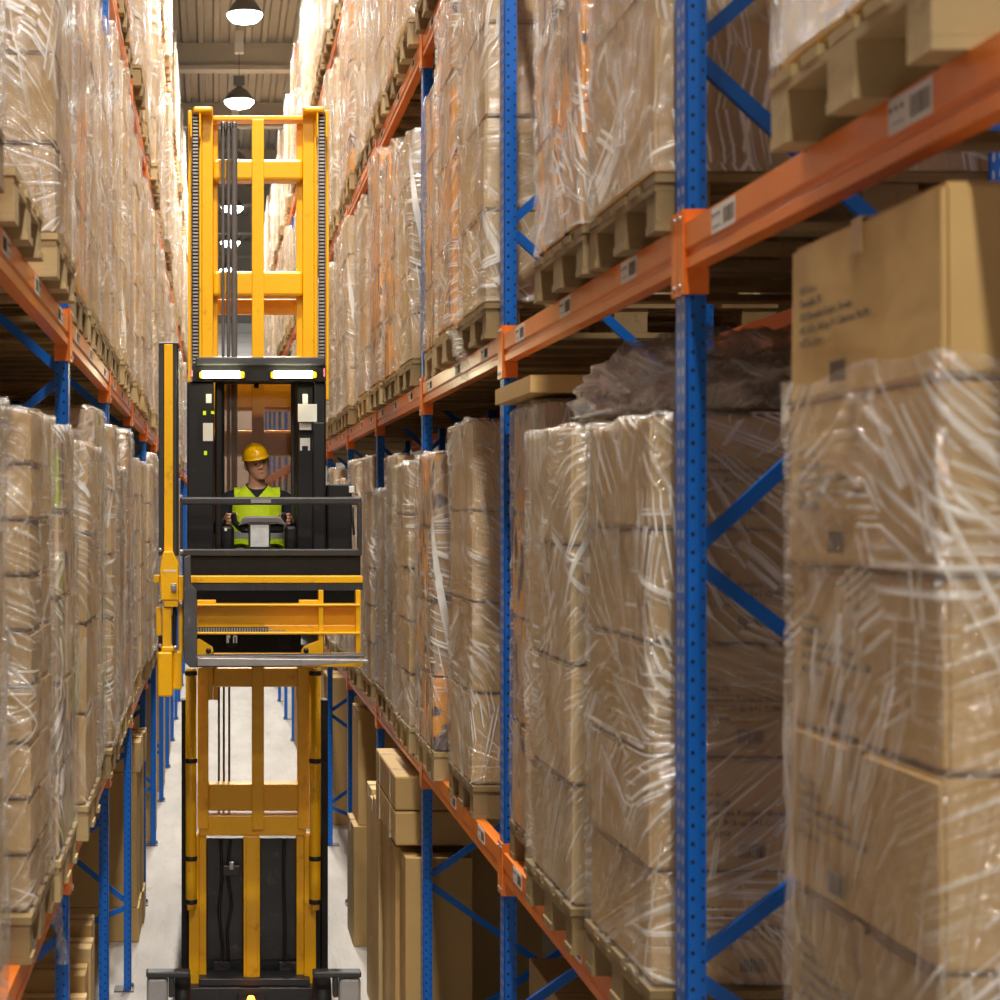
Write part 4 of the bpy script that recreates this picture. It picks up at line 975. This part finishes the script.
rm = o.modifiers.new('r', 'REMESH'); rm.mode = 'VOXEL'; rm.voxel_size = 0.0042; rm.use_smooth_shade = True
sm = o.modifiers.new('s', 'SMOOTH'); sm.factor = 0.5; sm.iterations = 2
bpy.context.view_layer.update()
body_me = bpy.data.meshes.new_from_object(o.evaluated_get(bpy.context.evaluated_depsgraph_get()))
bpy.data.objects.remove(o)
body_me.name = 'operator_body'; body_me.materials.clear()
for q in ('skin', 'navy', 'trousers', 'black'): body_me.materials.append(M[q])
neck_z = H(.175)
Hinv = HR.to_3x3().inverted()
for p in body_me.polygons:
    c = p.center; x, y, z = c.x-OX, c.y-OY, c.z-CAM_Z
    mi = 1
    if z > .165 - max(0, -(y))*0.5 and abs(x) < .12: mi = 0
    if y < -.285 and z > -.2 : mi = 0
    if z < -.30 or (z < -.22 and y < -.13): mi = 2
    if z < -.735: mi = 3
    p.material_index = mi
PER = empty('person', (OX, OY, H(-.405)), 'seated person in yellow hard hat and fluorescent vest, both hands on truck controls', 'person')
PO = Vector(PER.location)
bo = bpy.data.objects.new('body', body_me); C.objects.link(bo); bo.parent = PER; bo.location = -PO
def ppart(mb, name, mats, parent=None, bevel=0):
    o = mb.build(name, mats, None, bevel); o.parent = parent or PER
    if parent is None: o.location = -PO
    return o
# vest: the torso surface pushed outwards
bm = bmesh.new(); bm.from_mesh(body_me); bm.normal_update()
kill = []
for f in bm.faces:
    c = f.calc_center_median(); x, y, z = c.x-OX, c.y-OY, c.z-CAM_Z
    ok = -.265 < z < .165 and abs(x) < (.152 if z > -.02 else .172) and y > -.14
    if y > -.02 and z > .15: ok = ok and abs(x) > .06
    if f.normal.y < 0.1 and z > .06 and abs(x) < .012+(z-.088)*.8: ok = False
    if not ok: kill.append(f)
bmesh.ops.delete(bm, geom=kill, context='FACES')
for v in bm.verts:
    z = v.co.z - CAM_Z
    v.co += v.normal*(0.011 + max(0, -z)*0.06 + 0.004*mnoise.noise(v.co*14))
for f in bm.faces:
    z = f.calc_center_median().z - CAM_Z; f.material_index = 1 if -.185 < z < -.135 else 0; f.smooth = True
vm = bpy.data.meshes.new('vest'); bm.to_mesh(vm); bm.free(); vm.materials.append(M['vest']); vm.materials.append(M['reflect'])
vo = bpy.data.objects.new('safety_vest', vm); C.objects.link(vo); vo.parent = PER; vo.location = -PO
so_ = vo.modifiers.new('t', 'SOLIDIFY'); so_.thickness = 0.003; so_.offset = 1
# collar
m = MB(); vs = []; sg_ = 24
for j, (r_, z_) in enumerate(((.071, .135), (.066, .165), (.068, .185), (.073, .18), (.075, .14))):
    for k in range(sg_):
        a = 2*PI*k/sg_; front = max(0, -math.sin(a))
        vs.append(P3(r_*math.cos(a), .02+(r_)*math.sin(a), z_ - front*0.05))
m.add(vs, [(j*sg_+k, j*sg_+(k+1) % sg_, (j+1)*sg_+(k+1) % sg_, (j+1)*sg_+k) for j in range(4) for k in range(sg_)], 0, True); ppart(m, 'collar', M['navy'])
# hard hat
m = MB(); vs = []; fs = []; sg_ = 40; n = 12
for i in range(n+1):
    ph = PI/2*i/n
    for k in range(sg_):
        a = 2*PI*k/sg_; rx, ry, rz = .085, .104, .088
        ridge = 0.006*max(0, 1-abs(math.cos(a)*math.sin(ph))*9)
        vs.append(HT((rx*math.sin(ph)*math.cos(a), .006+ry*math.sin(ph)*math.sin(a), .046+(rz+ridge)*math.cos(ph) - 0.012*math.sin(a)*math.sin(ph)*-1*0)))
for i in range(n):
    for k in range(sg_): fs.append((i*sg_+k, i*sg_+(k+1) % sg_, (i+1)*sg_+(k+1) % sg_, (i+1)*sg_+k))
m.add(vs, fs, 0, True)
vs = []; fs = []
for j, (e, zz) in enumerate(((0.0, .050), (.0, .042), (.007, .036), (.006, .031), (-.003, .037))):
    for k in range(sg_):
        a = 2*PI*k/sg_; fr = max(0, -math.sin(a))**2*0.022*(1 if e > 0 else 0)
        vs.append(HT(((.085+e)*math.cos(a), .006+(.104+e+fr)*math.sin(a), zz - fr*0.1)))
for j in range(4):
    for k in range(sg_): fs.append((j*sg_+k, j*sg_+(k+1) % sg_, (j+1)*sg_+(k+1) % sg_, (j+1)*sg_+k))
m.add(vs, fs, 0, True)
hat = ppart(m, 'hard_hat', M['helmet'])
m = MB(); vs = []; fs = []          # short dark hair below the hat at sides and back
for j, zz in enumerate((.045, .02, -.005, -.03)):
    for k in range(25):
        a = -0.28 + (PI+0.56)*k/24; g_ = .079 - j*.001; vs.append(HT((g_*math.cos(a), .004+(.103 - j*.002)*math.sin(a), zz)))
for j in range(3):
    for k in range(24): fs.append((j*25+k, j*25+k+1, (j+1)*25+k+1, (j+1)*25+k))
m.add(vs, fs, 0, True); ppart(m, 'hair', M['hair'])
def small(name, pts_r, mat):
    m = MB()
    for pts, r in pts_r: m.tube([HT(p) for p in pts], r, 8)
    return ppart(m, name, M[mat])
for s in (-1, 1):
    small('eyebrow', [([(s*.014, -.091, .026), (s*.028, -.0905, .031), (s*.044, -.080, .026)], [.004, .0055, .003])], 'hair')
    small('eye', [([(s*.019, -.0800, .005), (s*.029, -.0825, .004), (s*.039, -.0785, .005)], [.003, .0052, .003])], 'hair')  # dark colour stands for the shade in the eye sockets
small('mouth', [([(-.024, -.080, -.0615), (0, -.0885, -.0605), (.024, -.080, -.0615)], [.0018, .003, .0018])], 'lip')

# ------------------------------------------------------------------ camera, view
cd = bpy.data.cameras.new('camera'); cam = bpy.data.objects.new('camera', cd); C.objects.link(cam)
cam.location = (0, 0, CAM_Z); cam.rotation_euler = (PI/2, 0, 0)
cd.sensor_width = 36; cd.lens = F*36/1000; cd.shift_x = 0.287; cd.shift_y = 0.011; cd.clip_start = 0.05; cd.clip_end = 200
cd.dof.use_dof = True; cd.dof.focus_distance = 11.8; cd.dof.aperture_fstop = 5.2
sc.camera = cam
w = bpy.data.worlds.new('world'); sc.world = w; w.use_nodes = True
w.node_tree.nodes['Background'].inputs[0].default_value = (0.9, 0.8, 0.7, 1); w.node_tree.nodes['Background'].inputs[1].default_value = 0.02
sc.view_settings.view_transform = 'Standard'; sc.view_settings.look = 'None'; sc.view_settings.gamma = 1; sc.view_settings.use_curve_mapping = False
sc.view_settings.exposure = 0.55
sc.cycles.max_bounces = 8; sc.cycles.transparent_max_bounces = 16; sc.cycles.diffuse_bounces = 4; sc.cycles.glossy_bounces = 3
sc.cycles.use_denoising = True; sc.cycles.sample_clamp_indirect = 6
